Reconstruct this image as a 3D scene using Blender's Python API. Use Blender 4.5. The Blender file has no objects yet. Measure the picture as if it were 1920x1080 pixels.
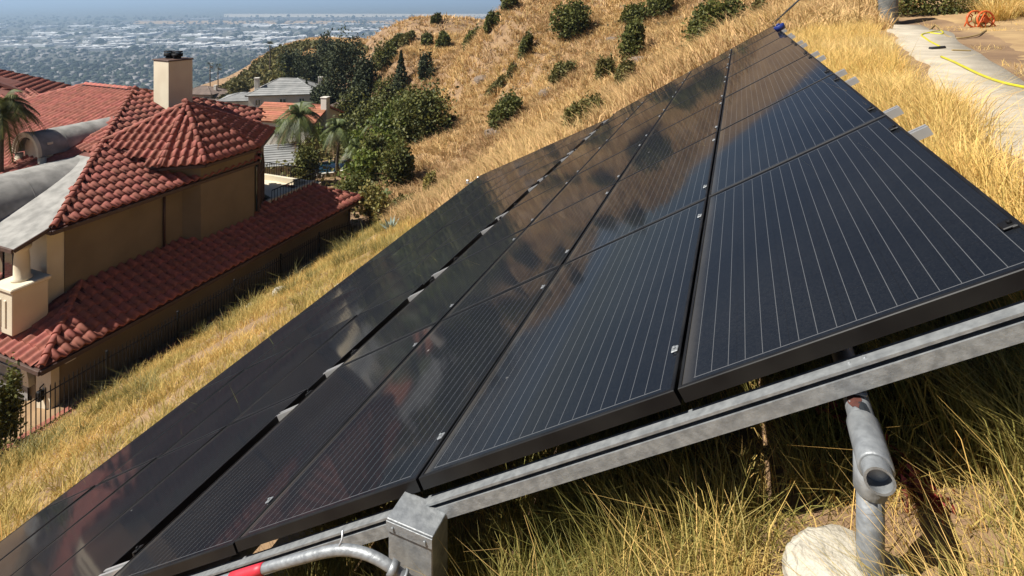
import bpy, math, random
import numpy as np
from mathutils import Matrix, Vector
random.seed(7); rng = np.random.default_rng(11)
S = bpy.context.scene
COL = S.collection
rad = math.radians

# ------------------------------------------------------------------ camera, sky, sun
F_PX, CX, CY = 1045.0, 960.0, -4.0
TH = math.atan(428 / F_PX)
FW = np.array([-math.sin(TH), math.cos(TH), 0.0]); RT = np.array([math.cos(TH), math.sin(TH), 0.0]); UP = np.array([0, 0, 1.0])
cam = bpy.data.cameras.new('camera'); camo = bpy.data.objects.new('camera', cam); COL.objects.link(camo)
cam.sensor_width = 36; cam.lens = F_PX / 1920 * 36; cam.shift_y = -(540 - CY) / 1920
cam.clip_start = 0.05; cam.clip_end = 90000
camo.location = (0, 0, 0); camo.rotation_euler = (rad(90), 0, TH)
S.camera = camo

SUN = Vector((-0.65, -0.50, 1.0)).normalized()
w = bpy.data.worlds.new('World'); S.world = w; w.use_nodes = True
nt = w.node_tree; bg = nt.nodes['Background']
sky = nt.nodes.new('ShaderNodeTexSky'); sky.sky_type = 'NISHITA'; sky.sun_disc = False
sky.sun_elevation = math.asin(SUN.z); sky.sun_rotation = math.atan2(SUN.x, SUN.y)
sky.altitude = 300; sky.air_density = 0.55; sky.dust_density = 0.4; sky.ozone_density = 1.5
nt.links.new(sky.outputs[0], bg.inputs[0]); bg.inputs[1].default_value = 0.05
sl = bpy.data.lights.new('sun', 'SUN'); sl.energy = 5.0; sl.angle = rad(0.53); sl.color = (1.0, 0.955, 0.88)
so = bpy.data.objects.new('sun', sl); COL.objects.link(so); so.rotation_euler = SUN.to_track_quat('Z', 'Y').to_euler()
so.location = (0, 0, 50)
S.view_settings.view_transform = 'Standard'; S.view_settings.look = 'None'; S.view_settings.gamma = 1
S.view_settings.use_curve_mapping = False; S.view_settings.exposure = 0.62
cy = S.cycles; cy.use_denoising = True; cy.max_bounces = 5; cy.diffuse_bounces = 1; cy.glossy_bounces = 3
cy.transmission_bounces = 2; cy.volume_bounces = 0; cy.transparent_max_bounces = 4; cy.caustics_reflective = False; cy.caustics_refractive = False
cy.sample_clamp_indirect = 4

# ------------------------------------------------------------------ helpers
def ray(x, y): return FW + (x - CX) / F_PX * RT - (y - CY) / F_PX * UP
def U(x, y, d): return ray(x, y) * d                     # a point seen at pixel x,y, d metres away
def px_of(P):
    P = np.asarray(P, float); d = P @ FW
    return CX + F_PX * (P @ RT) / d, CY - F_PX * P[..., 2] / d, d

MATS = {}
def mat(name, col, rough=0.8, var=0.0, vscale=3.0, col2=None, bump=0.0, bscale=40.0, metal=0.0, island=0.0, objrand=0.0, coat=0.0, spec=0.5, detail=4, trans=0.0):
    """procedural principled material: base colour, noise towards col2, per-leaf or per-object variation, bump"""
    m = bpy.data.materials.new(name); m.use_nodes = True; t = m.node_tree; N = t.nodes; L = t.links
    b = N['Principled BSDF']; b.inputs['Roughness'].default_value = rough; b.inputs['Metallic'].default_value = metal
    b.inputs['Specular IOR Level'].default_value = spec
    if coat: b.inputs['Coat Weight'].default_value = coat; b.inputs['Coat Roughness'].default_value = 0.1
    rgb = N.new('ShaderNodeRGB'); rgb.outputs[0].default_value = (*col, 1); out = rgb.outputs[0]
    tc = N.new('ShaderNodeTexCoord')
    if var or col2:
        n = N.new('ShaderNodeTexNoise'); n.inputs['Scale'].default_value = vscale; n.inputs['Detail'].default_value = detail
        L.new(tc.outputs['Object'], n.inputs['Vector'])
        mr = N.new('ShaderNodeMapRange'); mr.inputs[1].default_value = 0.35; mr.inputs[2].default_value = 0.65; L.new(n.outputs[0], mr.inputs[0])
        mx = N.new('ShaderNodeMix'); mx.data_type = 'RGBA'; L.new(mr.outputs[0], mx.inputs[0]); L.new(out, mx.inputs[6])
        c2 = col2 if col2 else tuple(c * (1 - var) for c in col); mx.inputs[7].default_value = (*c2, 1); out = mx.outputs[2]
    if island or objrand:
        if island:
            g = N.new('ShaderNodeNewGeometry'); r = g.outputs['Random Per Island']; a = island
        else:
            g = N.new('ShaderNodeObjectInfo'); r = g.outputs['Random']; a = objrand
        mr = N.new('ShaderNodeMapRange'); L.new(r, mr.inputs[0]); mr.inputs[3].default_value = 1 - a; mr.inputs[4].default_value = 1 + a
        hs = N.new('ShaderNodeHueSaturation'); L.new(mr.outputs[0], hs.inputs['Value']); L.new(out, hs.inputs['Color'])
        mr2 = N.new('ShaderNodeMapRange'); L.new(r, mr2.inputs[0]); mr2.inputs[3].default_value = 0.5 + a * 0.05; mr2.inputs[4].default_value = 0.5 - a * 0.05
        L.new(mr2.outputs[0], hs.inputs['Hue']); out = hs.outputs[0]
    L.new(out, b.inputs['Base Color'])
    if bump:
        n2 = N.new('ShaderNodeTexNoise'); n2.inputs['Scale'].default_value = bscale; n2.inputs['Detail'].default_value = 5
        L.new(tc.outputs['Object'], n2.inputs['Vector'])
        bp = N.new('ShaderNodeBump'); bp.inputs['Strength'].default_value = bump; bp.inputs['Distance'].default_value = 0.02
        L.new(n2.outputs[0], bp.inputs['Height']); L.new(bp.outputs[0], b.inputs['Normal'])
    if trans:
        tr = N.new('ShaderNodeBsdfTranslucent'); L.new(out, tr.inputs[0])
        ms = N.new('ShaderNodeMixShader'); ms.inputs[0].default_value = trans
        L.new(b.outputs[0], ms.inputs[1]); L.new(tr.outputs[0], ms.inputs[2]); L.new(ms.outputs[0], N['Material Output'].inputs[0])
    MATS[name] = m; return m

def tag(o, label=None, cat=None, group=None, kind=None):
    if label: o['label'] = label
    if cat: o['category'] = cat
    if group: o['group'] = group
    if kind: o['kind'] = kind
    return o
def link(o, parent=None):
    COL.objects.link(o)
    if parent is not None: o.parent = parent
    return o
def empty(name, loc=(0, 0, 0), rz=0.0):
    o = bpy.data.objects.new(name, None); o.empty_display_size = 0.2; o.location = loc; o.rotation_euler = (0, 0, rz); return link(o)

class MB:
    """collects shapes for one mesh"""
    def __init__(s): s.v = []; s.f = []; s.smooth = []
    def add(s, vs, fs, smooth=False):
        b = len(s.v); s.v += [tuple(map(float, p)) for p in vs]; s.f += [tuple(b + i for i in f) for f in fs]; s.smooth += [smooth] * len(fs); return s
    def box(s, c, size, M=None):
        cx, cy_, cz = c; a, b, d = size[0] / 2, size[1] / 2, size[2] / 2
        vs = [Vector((cx + sx * a, cy_ + sy * b, cz + sz * d)) for sx in (-1, 1) for sy in (-1, 1) for sz in (-1, 1)]
        if M is not None: vs = [M @ p for p in vs]
        return s.add(vs, [(0, 1, 3, 2), (4, 6, 7, 5), (0, 4, 5, 1), (2, 3, 7, 6), (0, 2, 6, 4), (1, 5, 7, 3)])
    def bbox(s, c, size, bev=0.01, M=None):
        """box with chamfered edges"""
        a, b, d = size[0] / 2, size[1] / 2, size[2] / 2; e = min(bev, a * .9, b * .9, d * .9)
        vs = []; idx = {}
        for sx in (-1, 1):
            for sy in (-1, 1):
                for sz in (-1, 1):
                    for k in range(3):
                        q = [sx * a, sy * b, sz * d]
                        for j in range(3):
                            if j != k: q[j] -= (sx, sy, sz)[j] * e
                        idx[(sx, sy, sz, k)] = len(vs); vs.append(Vector((c[0] + q[0], c[1] + q[1], c[2] + q[2])))
        I = idx; fs = []
        for k in range(3):
            i, j = [(1, 2), (2, 0), (0, 1)][k]
            for sg in (-1, 1):
                cor = []
                for (p, q) in ((-1, -1), (1, -1), (1, 1), (-1, 1)):
                    sgn = [0, 0, 0]; sgn[k] = sg; sgn[i] = p; sgn[j] = q; cor.append(I[(*sgn, k)])
                fs.append(cor if sg > 0 else cor[::-1])
        for k in range(3):
            i, j = [(1, 2), (2, 0), (0, 1)][k]
            for p in (-1, 1):
                for q in (-1, 1):
                    A = [0, 0, 0]; A[i] = p; A[j] = q; A[k] = -1; B = list(A); B[k] = 1
                    fc = [I[(*A, i)], I[(*B, i)], I[(*B, j)], I[(*A, j)]]; fs.append(fc if p * q < 0 else fc[::-1])
        for sx in (-1, 1):
            for sy in (-1, 1):
                for sz in (-1, 1):
                    fc = [I[(sx, sy, sz, 0)], I[(sx, sy, sz, 1)], I[(sx, sy, sz, 2)]]; fs.append(fc if sx * sy * sz > 0 else fc[::-1])
        if M is not None: vs = [M @ p for p in vs]
        return s.add(vs, fs)
    def prism(s, pts, z0, z1, top=True, bottom=True):
        n = len(pts); vs = [(p[0], p[1], z0) for p in pts] + [(p[0], p[1], z1) for p in pts]
        fs = [(i, (i + 1) % n, n + (i + 1) % n, n + i) for i in range(n)]
        if top: fs.append(tuple(range(n, 2 * n)))
        if bottom: fs.append(tuple(range(n - 1, -1, -1)))
        return s.add(vs, fs)
    def tube(s, pts, r, seg=10, cap=True, smooth=True):
        pts = [Vector(p) for p in pts]; n = len(pts); rs = r if isinstance(r, (list, tuple)) else [r] * n
        vs = []; up = None
        for i, p in enumerate(pts):
            d = (pts[min(i + 1, n - 1)] - pts[max(i - 1, 0)]).normalized()
            if up is None: up = Vector((0, 0, 1)) if abs(d.z) < .9 else Vector((1, 0, 0))
            sx = d.cross(up).normalized(); up = sx.cross(d).normalized()
            for k in range(seg):
                a = 2 * math.pi * k / seg; vs.append(p + (sx * math.cos(a) + up * math.sin(a)) * rs[i])
        fs = [(i * seg + k, i * seg + (k + 1) % seg, (i + 1) * seg + (k + 1) % seg, (i + 1) * seg + k) for i in range(n - 1) for k in range(seg)]
        s.add(vs, fs, smooth)
        if cap:
            b = len(s.v) - n * seg
            s.f += [tuple(b + k for k in range(seg))[::-1], tuple(b + (n - 1) * seg + k for k in range(seg))]; s.smooth += [False, False]
        return s
    def slab(s, poly, thick):
        """flat polygon in space with thickness downwards along its normal"""
        P = [Vector(p) for p in poly]; n = (P[1] - P[0]).cross(P[2] - P[0]).normalized()
        if n.z < 0: P = P[::-1]; n = -n
        k = len(P); vs = P + [p - n * thick for p in P]
        return s.add(vs, [tuple(range(k)), tuple(range(2 * k - 1, k - 1, -1))] + [(i, k + i, k + (i + 1) % k, (i + 1) % k) for i in range(k)])
    def mesh(s, name, m=None):
        me = bpy.data.meshes.new(name); me.from_pydata(s.v, [], s.f)
        me.polygons.foreach_set('use_smooth', s.smooth); me.update()
        if m is not None: me.materials.append(m)
        return me
    def build(s, name, m=None, parent=None): return link(bpy.data.objects.new(name, s.mesh(name, m)), parent)

def np_mesh(name, V, TRI=None, QUAD=None, m=None, smooth=False):
    me = bpy.data.meshes.new(name); V = np.asarray(V, np.float32).reshape(-1, 3)
    me.vertices.add(len(V)); me.vertices.foreach_set('co', V.ravel())
    nT = 0 if TRI is None else len(TRI); nQ = 0 if QUAD is None else len(QUAD)
    li = np.concatenate([a.ravel() for a in (TRI, QUAD) if a is not None]).astype(np.int32)
    me.loops.add(len(li)); me.loops.foreach_set('vertex_index', li)
    me.polygons.add(nT + nQ)
    ls = np.concatenate([np.arange(nT) * 3, nT * 3 + np.arange(nQ) * 4]).astype(np.int32)
    me.polygons.foreach_set('loop_start', ls)
    if smooth: me.polygons.foreach_set('use_smooth', np.ones(nT + nQ, bool))
    me.update(calc_edges=True); me.validate()
    if m is not None: me.materials.append(m)
    return me

def vnoise(x, y, seed=0):
    """smooth value noise"""
    xi = np.floor(x).astype(int); yi = np.floor(y).astype(int); fx = x - xi; fy = y - yi
    fx = fx * fx * (3 - 2 * fx); fy = fy * fy * (3 - 2 * fy)
    def h(a, b):
        n = (a * 374761393 + b * 668265263 + seed * 974711) & 0x7fffffff; n = ((n ^ (n >> 13)) * 1274126177) & 0x7fffffff
        return (n ^ (n >> 16)) % 10007 / 10007.0
    return (h(xi, yi) * (1 - fx) + h(xi + 1, yi) * fx) * (1 - fy) + (h(xi, yi + 1) * (1 - fx) + h(xi + 1, yi + 1) * fx) * fy

# ------------------------------------------------------------------ materials
mat('soil', (.19, .115, .062), .95, col2=(.32, .205, .105), vscale=.9, bump=.6, bscale=14, detail=8)
mat('golden_grass', (.82, .55, .15), .75, col2=(.86, .65, .28), vscale=.5, island=.30, trans=.30, spec=.25)
mat('hill_grass', (.76, .52, .225), .8, col2=(.56, .37, .18), vscale=.12, island=.26, trans=.22, spec=.2)
mat('slope_grass', (.76, .52, .17), .75, col2=(.44, .36, .11), vscale=.35, island=.28, trans=.28, spec=.25)
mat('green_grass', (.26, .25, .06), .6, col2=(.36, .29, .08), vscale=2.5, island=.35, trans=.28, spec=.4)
mat('concrete', (.50, .44, .34), .9, col2=(.38, .33, .25), vscale=3.2, bump=.35, bscale=30, detail=8)
mat('dirt', (.42, .28, .13), .95, col2=(.30, .19, .09), vscale=1.4, bump=.6, bscale=12, detail=8)
mat('footing_concrete', (.52, .48, .39), .9, col2=(.36, .32, .25), vscale=9, bump=.9, bscale=35, detail=8)
mat('galvanized', (.33, .345, .35), .5, col2=(.22, .232, .24), vscale=34, metal=.4, bump=.12, bscale=70, detail=9)
mat('aluminium', (.58, .58, .575), .38, metal=.6, var=.1, vscale=12)
mat('black_frame', (.006, .006, .007), .45, vscale=6, spec=.18, col2=(.014, .014, .014))
mat('backsheet', (.02, .02, .02), .7)
mat('rust', (.10, .03, .02), .8, var=.4, vscale=50)
mat('dark_paint', (.02, .025, .03), .6, var=.3, vscale=50)
mat('black_iron', (.008, .008, .009), .6, var=.3, vscale=5, spec=.2)
mat('stucco', (.235, .185, .12), .9, col2=(.19, .148, .095), vscale=.9, bump=.25, bscale=25, detail=9, spec=.2)  # shaded walls of the cream house: their shade is put into this darker colour
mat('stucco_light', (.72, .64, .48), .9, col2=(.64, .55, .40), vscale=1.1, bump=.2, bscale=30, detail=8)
mat('clay_tile', (.41, .135, .092), .8, col2=(.25, .075, .052), vscale=5, objrand=.12, bump=.15, bscale=60)
mat('clay_tile_field', (.41, .135, .092), .8, col2=(.25, .075, .052), vscale=5, island=.12, bump=.15, bscale=60)
mat('clay_deck', (.16, .05, .035), .85, var=.3, vscale=4)
mat('membrane', (.33, .32, .295), .85, col2=(.20, .195, .18), vscale=2.6, bump=.1, bscale=15, detail=6)
mat('wood_trim', (.10, .055, .04), .7, var=.3, vscale=6)
mat('gutter', (.06, .03, .025), .5, var=.2, vscale=6)
mat('dark_glass', (.02, .05, .05), .06, spec=.8, coat=.6)
mat('leaf_oak', (.125, .132, .030), .6, col2=(.082, .092, .024), vscale=.4, island=.45, trans=.2, spec=.3)
mat('leaf_bright', (.15, .19, .032), .55, col2=(.10, .13, .026), vscale=.5, island=.4, trans=.28, spec=.35)
mat('leaf_shrub', (.17, .15, .042), .65, col2=(.11, .105, .032), vscale=.6, island=.42, trans=.18, spec=.3)
mat('leaf_pine', (.060, .072, .030), .7, col2=(.042, .054, .025), vscale=.6, island=.4, trans=.1, spec=.25)
mat('leaf_palm', (.13, .16, .045), .5, col2=(.085, .11, .035), vscale=.9, island=.35, trans=.25, spec=.4)
mat('leaf_dry', (.17, .105, .045), .8, island=.35, trans=.15)
mat('leaf_olive', (.30, .25, .06), .6, col2=(.17, .16, .045), vscale=1.2, island=.4, trans=.25)
mat('scrub_dry', (.20, .15, .065), .7, col2=(.10, .085, .035), vscale=.15, island=.4, trans=.15)
mat('leaf_red', (.22, .035, .02), .6, island=.4, trans=.2)
mat('leaf_agave', (.22, .27, .22), .6, island=.2)
mat('bark', (.13, .095, .065), .95, var=.4, vscale=6, bump=.8, bscale=18)
mat('rock', (.13, .10, .08), .95, col2=(.22, .165, .12), vscale=3, bump=.9, bscale=10, detail=8)
mat('white_wall', (.66, .62, .54), .85, var=.12, vscale=.6)
mat('tan_wall', (.42, .35, .27), .9, var=.15, vscale=.6)
mat('orange_roof', (.40, .155, .085), .85, col2=(.31, .115, .065), vscale=1.5, objrand=.15)
mat('grey_roof', (.22, .225, .22), .9, col2=(.30, .30, .29), vscale=.8, objrand=.12)
mat('brown_roof', (.20, .15, .12), .9, col2=(.14, .105, .085), vscale=.8, objrand=.12)
mat('pool_water', (.03, .13, .14), .05, spec=.8, var=.3, vscale=1.5)
mat('hose_yellow', (.58, .52, .03), .45, var=.15, vscale=8)
mat('hose_tan', (.42, .30, .12), .5, var=.2, vscale=8)
mat('orange_plastic', (.70, .13, .03), .45, var=.2, vscale=20)
mat('blue_plastic', (.015, .035, .20), .45, var=.2, vscale=20)
mat('red_tape', (.62, .03, .05), .5, var=.15, vscale=40)
mat('wrap_grey', (.085, .09, .085), .8, col2=(.16, .16, .15), vscale=4, bump=.6, bscale=12)
mat('white_paint', (.78, .77, .74), .6, var=.08, vscale=4)
mat('roof_white', (.60, .60, .59), .8, objrand=.22)
mat('roof_mixed', (.18, .17, .16), .85, island=.55)
mat('far_tree', (.030, .040, .024), .9, island=.6, spec=.1)
mat('street', (.20, .19, .18), .9, var=.2, vscale=.02)
mat('asphalt', (.075, .072, .07), .9, var=.3, vscale=.02)

# valley floor: gardens, streets, roofs too far away to tell apart
m = bpy.data.materials.new('valley'); m.use_nodes = True; N = m.node_tree.nodes; L = m.node_tree.links; b = N['Principled BSDF']
b.inputs['Roughness'].default_value = .95; b.inputs['Specular IOR Level'].default_value = .1
tc = N.new('ShaderNodeTexCoord')
v1 = N.new('ShaderNodeTexVoronoi'); v1.inputs['Scale'].default_value = .03; L.new(tc.outputs['Object'], v1.inputs['Vector'])
n1 = N.new('ShaderNodeTexNoise'); n1.inputs['Scale'].default_value = .0012; n1.inputs['Detail'].default_value = 6; L.new(tc.outputs['Object'], n1.inputs['Vector'])
cr = N.new('ShaderNodeValToRGB'); e = cr.color_ramp.elements
e[0].position = 0; e[0].color = (.05, .065, .04, 1); e[1].position = 1; e[1].color = (.20, .185, .16, 1)
for pos, c in ((.5, (.075, .085, .055)), (.7, (.11, .105, .09)), (.85, (.10, .10, .08))):
    q = cr.color_ramp.elements.new(pos); q.color = (*c, 1)
sp = N.new('ShaderNodeSeparateColor'); L.new(v1.outputs['Color'], sp.inputs[0]); L.new(sp.outputs[0], cr.inputs[0])
cr2 = N.new('ShaderNodeValToRGB'); cr2.color_ramp.elements[0].position = .42; cr2.color_ramp.elements[1].position = .62
L.new(n1.outputs[0], cr2.inputs[0]); mx = N.new('ShaderNodeMix'); mx.data_type = 'RGBA'; L.new(cr2.outputs[0], mx.inputs[0])
L.new(cr.outputs[0], mx.inputs[6]); mx.inputs[7].default_value = (.09, .09, .075, 1); L.new(mx.outputs[2], b.inputs['Base Color']); MATS['valley'] = m

# solar glass: black cells, printed silver busbars and cell gaps under a glossy front sheet, dusty
m = bpy.data.materials.new('solar_glass'); m.use_nodes = True; N = m.node_tree.nodes; L = m.node_tree.links; b = N['Principled BSDF']
tc = N.new('ShaderNodeTexCoord'); sx = N.new('ShaderNodeSeparateXYZ'); L.new(tc.outputs['Object'], sx.inputs[0])
def math_(op, a, b_=None, clamp=False):
    n = N.new('ShaderNodeMath'); n.operation = op; n.use_clamp = clamp
    for i, q in enumerate((a, b_)):
        if q is None: continue
        if isinstance(q, (int, float)): n.inputs[i].default_value = q
        else: L.new(q, n.inputs[i])
    return n.outputs[0]
def stripe(c, off, period, half):
    fr = math_('FRACT', math_('DIVIDE', math_('ADD', c, off), period))
    return math_('LESS_THAN', math_('ABSOLUTE', math_('SUBTRACT', fr, .5)), half / period)
X_, Y_ = sx.outputs[0], sx.outputs[1]
inside = math_('MULTIPLY', math_('LESS_THAN', math_('ABSOLUTE', X_), .787), math_('LESS_THAN', math_('ABSOLUTE', Y_), .47))
bus = math_('MULTIPLY', stripe(Y_, .468 + 10 * .052, .052, .0009), inside)
endl = math_('MULTIPLY', math_('LESS_THAN', math_('ABSOLUTE', math_('SUBTRACT', math_('ABSOLUTE', X_), .789)), .0014), math_('LESS_THAN', math_('ABSOLUTE', Y_), .445))
line = math_('MAXIMUM', bus, endl)
gap = math_('MULTIPLY', math_('MAXIMUM', stripe(X_, .79 + .0787 + 10 * .1575, .1575, .0012), stripe(Y_, .468 + .078 + 10 * .156, .156, .0012)), inside)
n1 = N.new('ShaderNodeTexNoise'); n1.inputs['Scale'].default_value = 1.7; n1.inputs['Detail'].default_value = 7; L.new(tc.outputs['Object'], n1.inputs['Vector'])
n2 = N.new('ShaderNodeTexNoise'); n2.inputs['Scale'].default_value = 160; n2.inputs['Detail'].default_value = 2; L.new(tc.outputs['Object'], n2.inputs['Vector'])
oi = N.new('ShaderNodeObjectInfo')
cellc = N.new('ShaderNodeMix'); cellc.data_type = 'RGBA'; L.new(oi.outputs['Random'], cellc.inputs[0]); cellc.inputs[6].default_value = (.0045, .0065, .011, 1); cellc.inputs[7].default_value = (.006, .0082, .013, 1)
c1 = N.new('ShaderNodeMix'); c1.data_type = 'RGBA'; L.new(math_('MULTIPLY', gap, .5), c1.inputs[0]); L.new(cellc.outputs[2], c1.inputs[6]); c1.inputs[7].default_value = (.003, .003, .004, 1)
c2 = N.new('ShaderNodeMix'); c2.data_type = 'RGBA'; L.new(math_('MULTIPLY', line, .5), c2.inputs[0]); L.new(c1.outputs[2], c2.inputs[6]); c2.inputs[7].default_value = (.20, .205, .21, 1)
dust = math_('MULTIPLY', math_('MULTIPLY', n1.outputs[0], n2.outputs[0]), .10)
c3 = N.new('ShaderNodeMix'); c3.data_type = 'RGBA'; L.new(dust, c3.inputs[0]); L.new(c2.outputs[2], c3.inputs[6]); c3.inputs[7].default_value = (.27, .265, .25, 1)
vo = N.new('ShaderNodeTexVoronoi'); vo.inputs['Scale'].default_value = 2.3; vo.inputs['Randomness'].default_value = 1.0
va = N.new('ShaderNodeVectorMath'); va.operation = 'ADD'; L.new(tc.outputs['Object'], va.inputs[0]); vc = N.new('ShaderNodeCombineXYZ'); L.new(math_('MULTIPLY', oi.outputs['Random'], 37.0), vc.inputs[0]); L.new(vc.outputs[0], va.inputs[1]); L.new(va.outputs[0], vo.inputs['Vector'])
vs_ = N.new('ShaderNodeSeparateColor'); L.new(vo.outputs['Color'], vs_.inputs[0])
speck = math_('MULTIPLY', math_('LESS_THAN', vo.outputs['Distance'], math_('MULTIPLY', math_('MULTIPLY', vs_.outputs[0], n2.outputs[0]), .045)), math_('GREATER_THAN', vs_.outputs[1], .62))
c4 = N.new('ShaderNodeMix'); c4.data_type = 'RGBA'; L.new(math_('MULTIPLY', speck, .7), c4.inputs[0]); L.new(c3.outputs[2], c4.inputs[6]); c4.inputs[7].default_value = (.45, .43, .39, 1)
edge_ = N.new('ShaderNodeMapRange'); edge_.interpolation_type = 'SMOOTHSTEP'; L.new(Y_, edge_.inputs[0]); edge_.inputs[1].default_value = .43; edge_.inputs[2].default_value = .485
c5 = N.new('ShaderNodeMix'); c5.data_type = 'RGBA'; L.new(math_('MULTIPLY', math_('MULTIPLY', edge_.outputs[0], n1.outputs[0]), .22), c5.inputs[0]); L.new(c4.outputs[2], c5.inputs[6]); c5.inputs[7].default_value = (.28, .25, .21, 1)
L.new(c5.outputs[2], b.inputs['Base Color']); b.inputs['Roughness'].default_value = .6; b.inputs['Specular IOR Level'].default_value = 0
b.inputs['Coat Weight'].default_value = .52; b.inputs['Coat IOR'].default_value = 1.32
cr = N.new('ShaderNodeMapRange'); L.new(n1.outputs[0], cr.inputs[0]); cr.inputs[3].default_value = .03; cr.inputs[4].default_value = .075; L.new(cr.outputs[0], b.inputs['Coat Roughness'])
bp = N.new('ShaderNodeBump'); bp.inputs['Strength'].default_value = .06; bp.inputs['Distance'].default_value = .004
n3 = N.new('ShaderNodeTexNoise'); n3.inputs['Scale'].default_value = 3.2; n3.inputs['Detail'].default_value = 1; L.new(tc.outputs['Object'], n3.inputs['Vector'])
L.new(n3.outputs[0], bp.inputs['Height']); L.new(bp.outputs[0], b.inputs['Coat Normal'])
MATS['solar_glass'] = m
M = MATS

# ------------------------------------------------------------------ terrain
K = 0.65                                   # scale of the house below, found from tile and storey sizes
TILT = rad(32); TT = math.tan(TILT)
cp = []
for x in (-7.2, -5, -3, -1, 0.55):
    for y in (-9, -5, -1.5, 1.5, 4, 7, 10, 13.5): cp.append((x, y, -1.55 + TT * x))
for y, x0 in ((-8, 1.3), (-3, 1.3), (0, 1.3), (3, 1.35), (5, 1.55), (7.4, 2.0), (12, 2.9), (20, 4.0)):
    cp += [(x0, y, -.96), (x0 + 1.4, y, -.93), (x0 + 3.5, y, -.75), (x0 + 8, y, .2), (x0 + 18, y, 2.5)]
for y in (-6, -1, 4, 9, 14, 19, 24):
    cp += [(-10.5, y, -7.9), (-14.5, y, -10.15), (-17.9, y, -12.1)]
for y in (4, 10, 16, 22, 26): cp += [(-19.2, y, -12.45), (-22, y, -12.9), (-30, y, -13), (-42, y, -13.4)]
cp += [(-18.2, 30, -13.3), (-20.5, 31, -13.8)]
for a in [(720,365,41),(770,288,48),(850,212,58),(1000,60,58),(950,32,64),(905,58,70),(870,112,70),(850,165,64),(930,120,60),(960,200,50),(1050,150,46),(1150,100,46),(1200,160,32),(1060,225,34),
          (1150,190,28),(950,290,33),(1250,60,48),(1350,30,40),(1385,55,24),(1200,10,57),(1100,20,62),(1000,12,66),(1300,5,52),(1450,5,36),(1430,38,18.5),(1300,118,21),(1560,25,22),(1560,-5,32),
          (1009,-30,72),(1126,-62,75),(1203,-95,75),(1281,-128,75),(1356,-162,75),(1450,-200,72),(1600,-240,70),(1800,-200,60),(1009,40,110),(1203,-20,115),(1356,-70,115),(1600,-120,115),
          (820,40,105),(760,53,110),(700,70,118),(900,60,100),(800,92,92),(740,122,88),(700,152,90),(860,88,90),(820,90,150),(900,90,150),(700,100,165),
          (600,74,190),(560,78,190),(500,102,185),(450,142,180),(560,112,160),(640,82,170),(420,165,175),(560,130,260),(450,190,260),(640,120,250),
          (640,255,80),(560,262,85),(600,318,55),(680,335,50),(640,205,105),(560,200,125),(700,235,85),(780,235,70),(390,205,140),(330,215,150),(450,195,130),(650,150,130),
          (100,240,150),(-300,270,120),(-300,430,60),(0,330,80),(520,300,62),(540,350,48),(640,385,42),(300,260,110)]:
    cp.append(tuple(U(*a)))
for ang in range(-10, 200, 20):            # the hill falls to the valley ahead and to the left
    a = rad(ang + 60)
    for r_, z_ in ((420, -120), (700, -215), (1000, -270)): cp.append((r_ * math.cos(a), r_ * math.sin(a), z_))
for ang in (-60, -30, 0, 30):
    a = rad(ang)
    for r_, z_ in ((60, 8), (200, 10), (500, -60), (1000, -270)): cp.append((r_ * math.cos(a), r_ * math.sin(a), z_))
for ang in (200, 230, 260, 285):
    a = rad(ang + 0)
    for r_, z_ in ((70, -14), (250, -60), (1000, -270)): cp.append((r_ * math.cos(a), r_ * math.sin(a), z_))
cp = np.array(cp)
def phi(d2): return np.sqrt(d2 + 4.0)
D2 = ((cp[:, None, :2] - cp[None, :, :2]) ** 2).sum(-1)
A = np.zeros((len(cp) + 1,) * 2); A[:-1, :-1] = phi(D2) - 0.02 * np.eye(len(cp)); A[:-1, -1] = 1; A[-1, :-1] = 1
WT = np.linalg.solve(A, np.append(cp[:, 2], 0))
def gz(x, y):
    x = np.atleast_1d(np.asarray(x, float)); y = np.atleast_1d(np.asarray(y, float)); out = np.empty(x.shape)
    for i in range(0, len(x), 20000):
        d2 = (x[i:i + 20000, None] - cp[None, :, 0]) ** 2 + (y[i:i + 20000, None] - cp[None, :, 1]) ** 2
        out[i:i + 20000] = phi(d2) @ WT[:-1] + WT[-1]
    r = np.hypot(x, y); amp = np.clip((r - 22) / 40, 0, 1)
    far = np.clip((r - 20) / 60, 0, 1) * ((x > -16) | (y > 36))
    out += amp * far * (0.9 * (vnoise(x / 7, y / 7, 1) - .5) + 1.6 * (vnoise(x / 19, y / 19, 2) - .5))
    out += .07 * (vnoise(x / .9, y / .9, 3) - .5) * np.clip((12 - r) / 6, 0.3, 1)
    return out
def g1(x, y): return float(gz(x, y)[0])
def place(px, py, d):
    """walk along a pixel's ray near depth d until it meets the ground"""
    ds = np.linspace(d * .45, d * 1.9, 600); P = ray(px, py)[None] * ds[:, None]; s = P[:, 2] - gz(P[:, 0], P[:, 1])
    hit = np.where((s[:-1] > 0) & (s[1:] <= 0))[0]
    if len(hit) == 0: return np.array([*U(px, py, d)[:2], g1(*U(px, py, d)[:2])]), d
    i = hit[np.argmin(abs(ds[hit] - d))]; p = P[i]; return np.array([p[0], p[1], g1(p[0], p[1])]), ds[i]

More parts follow.
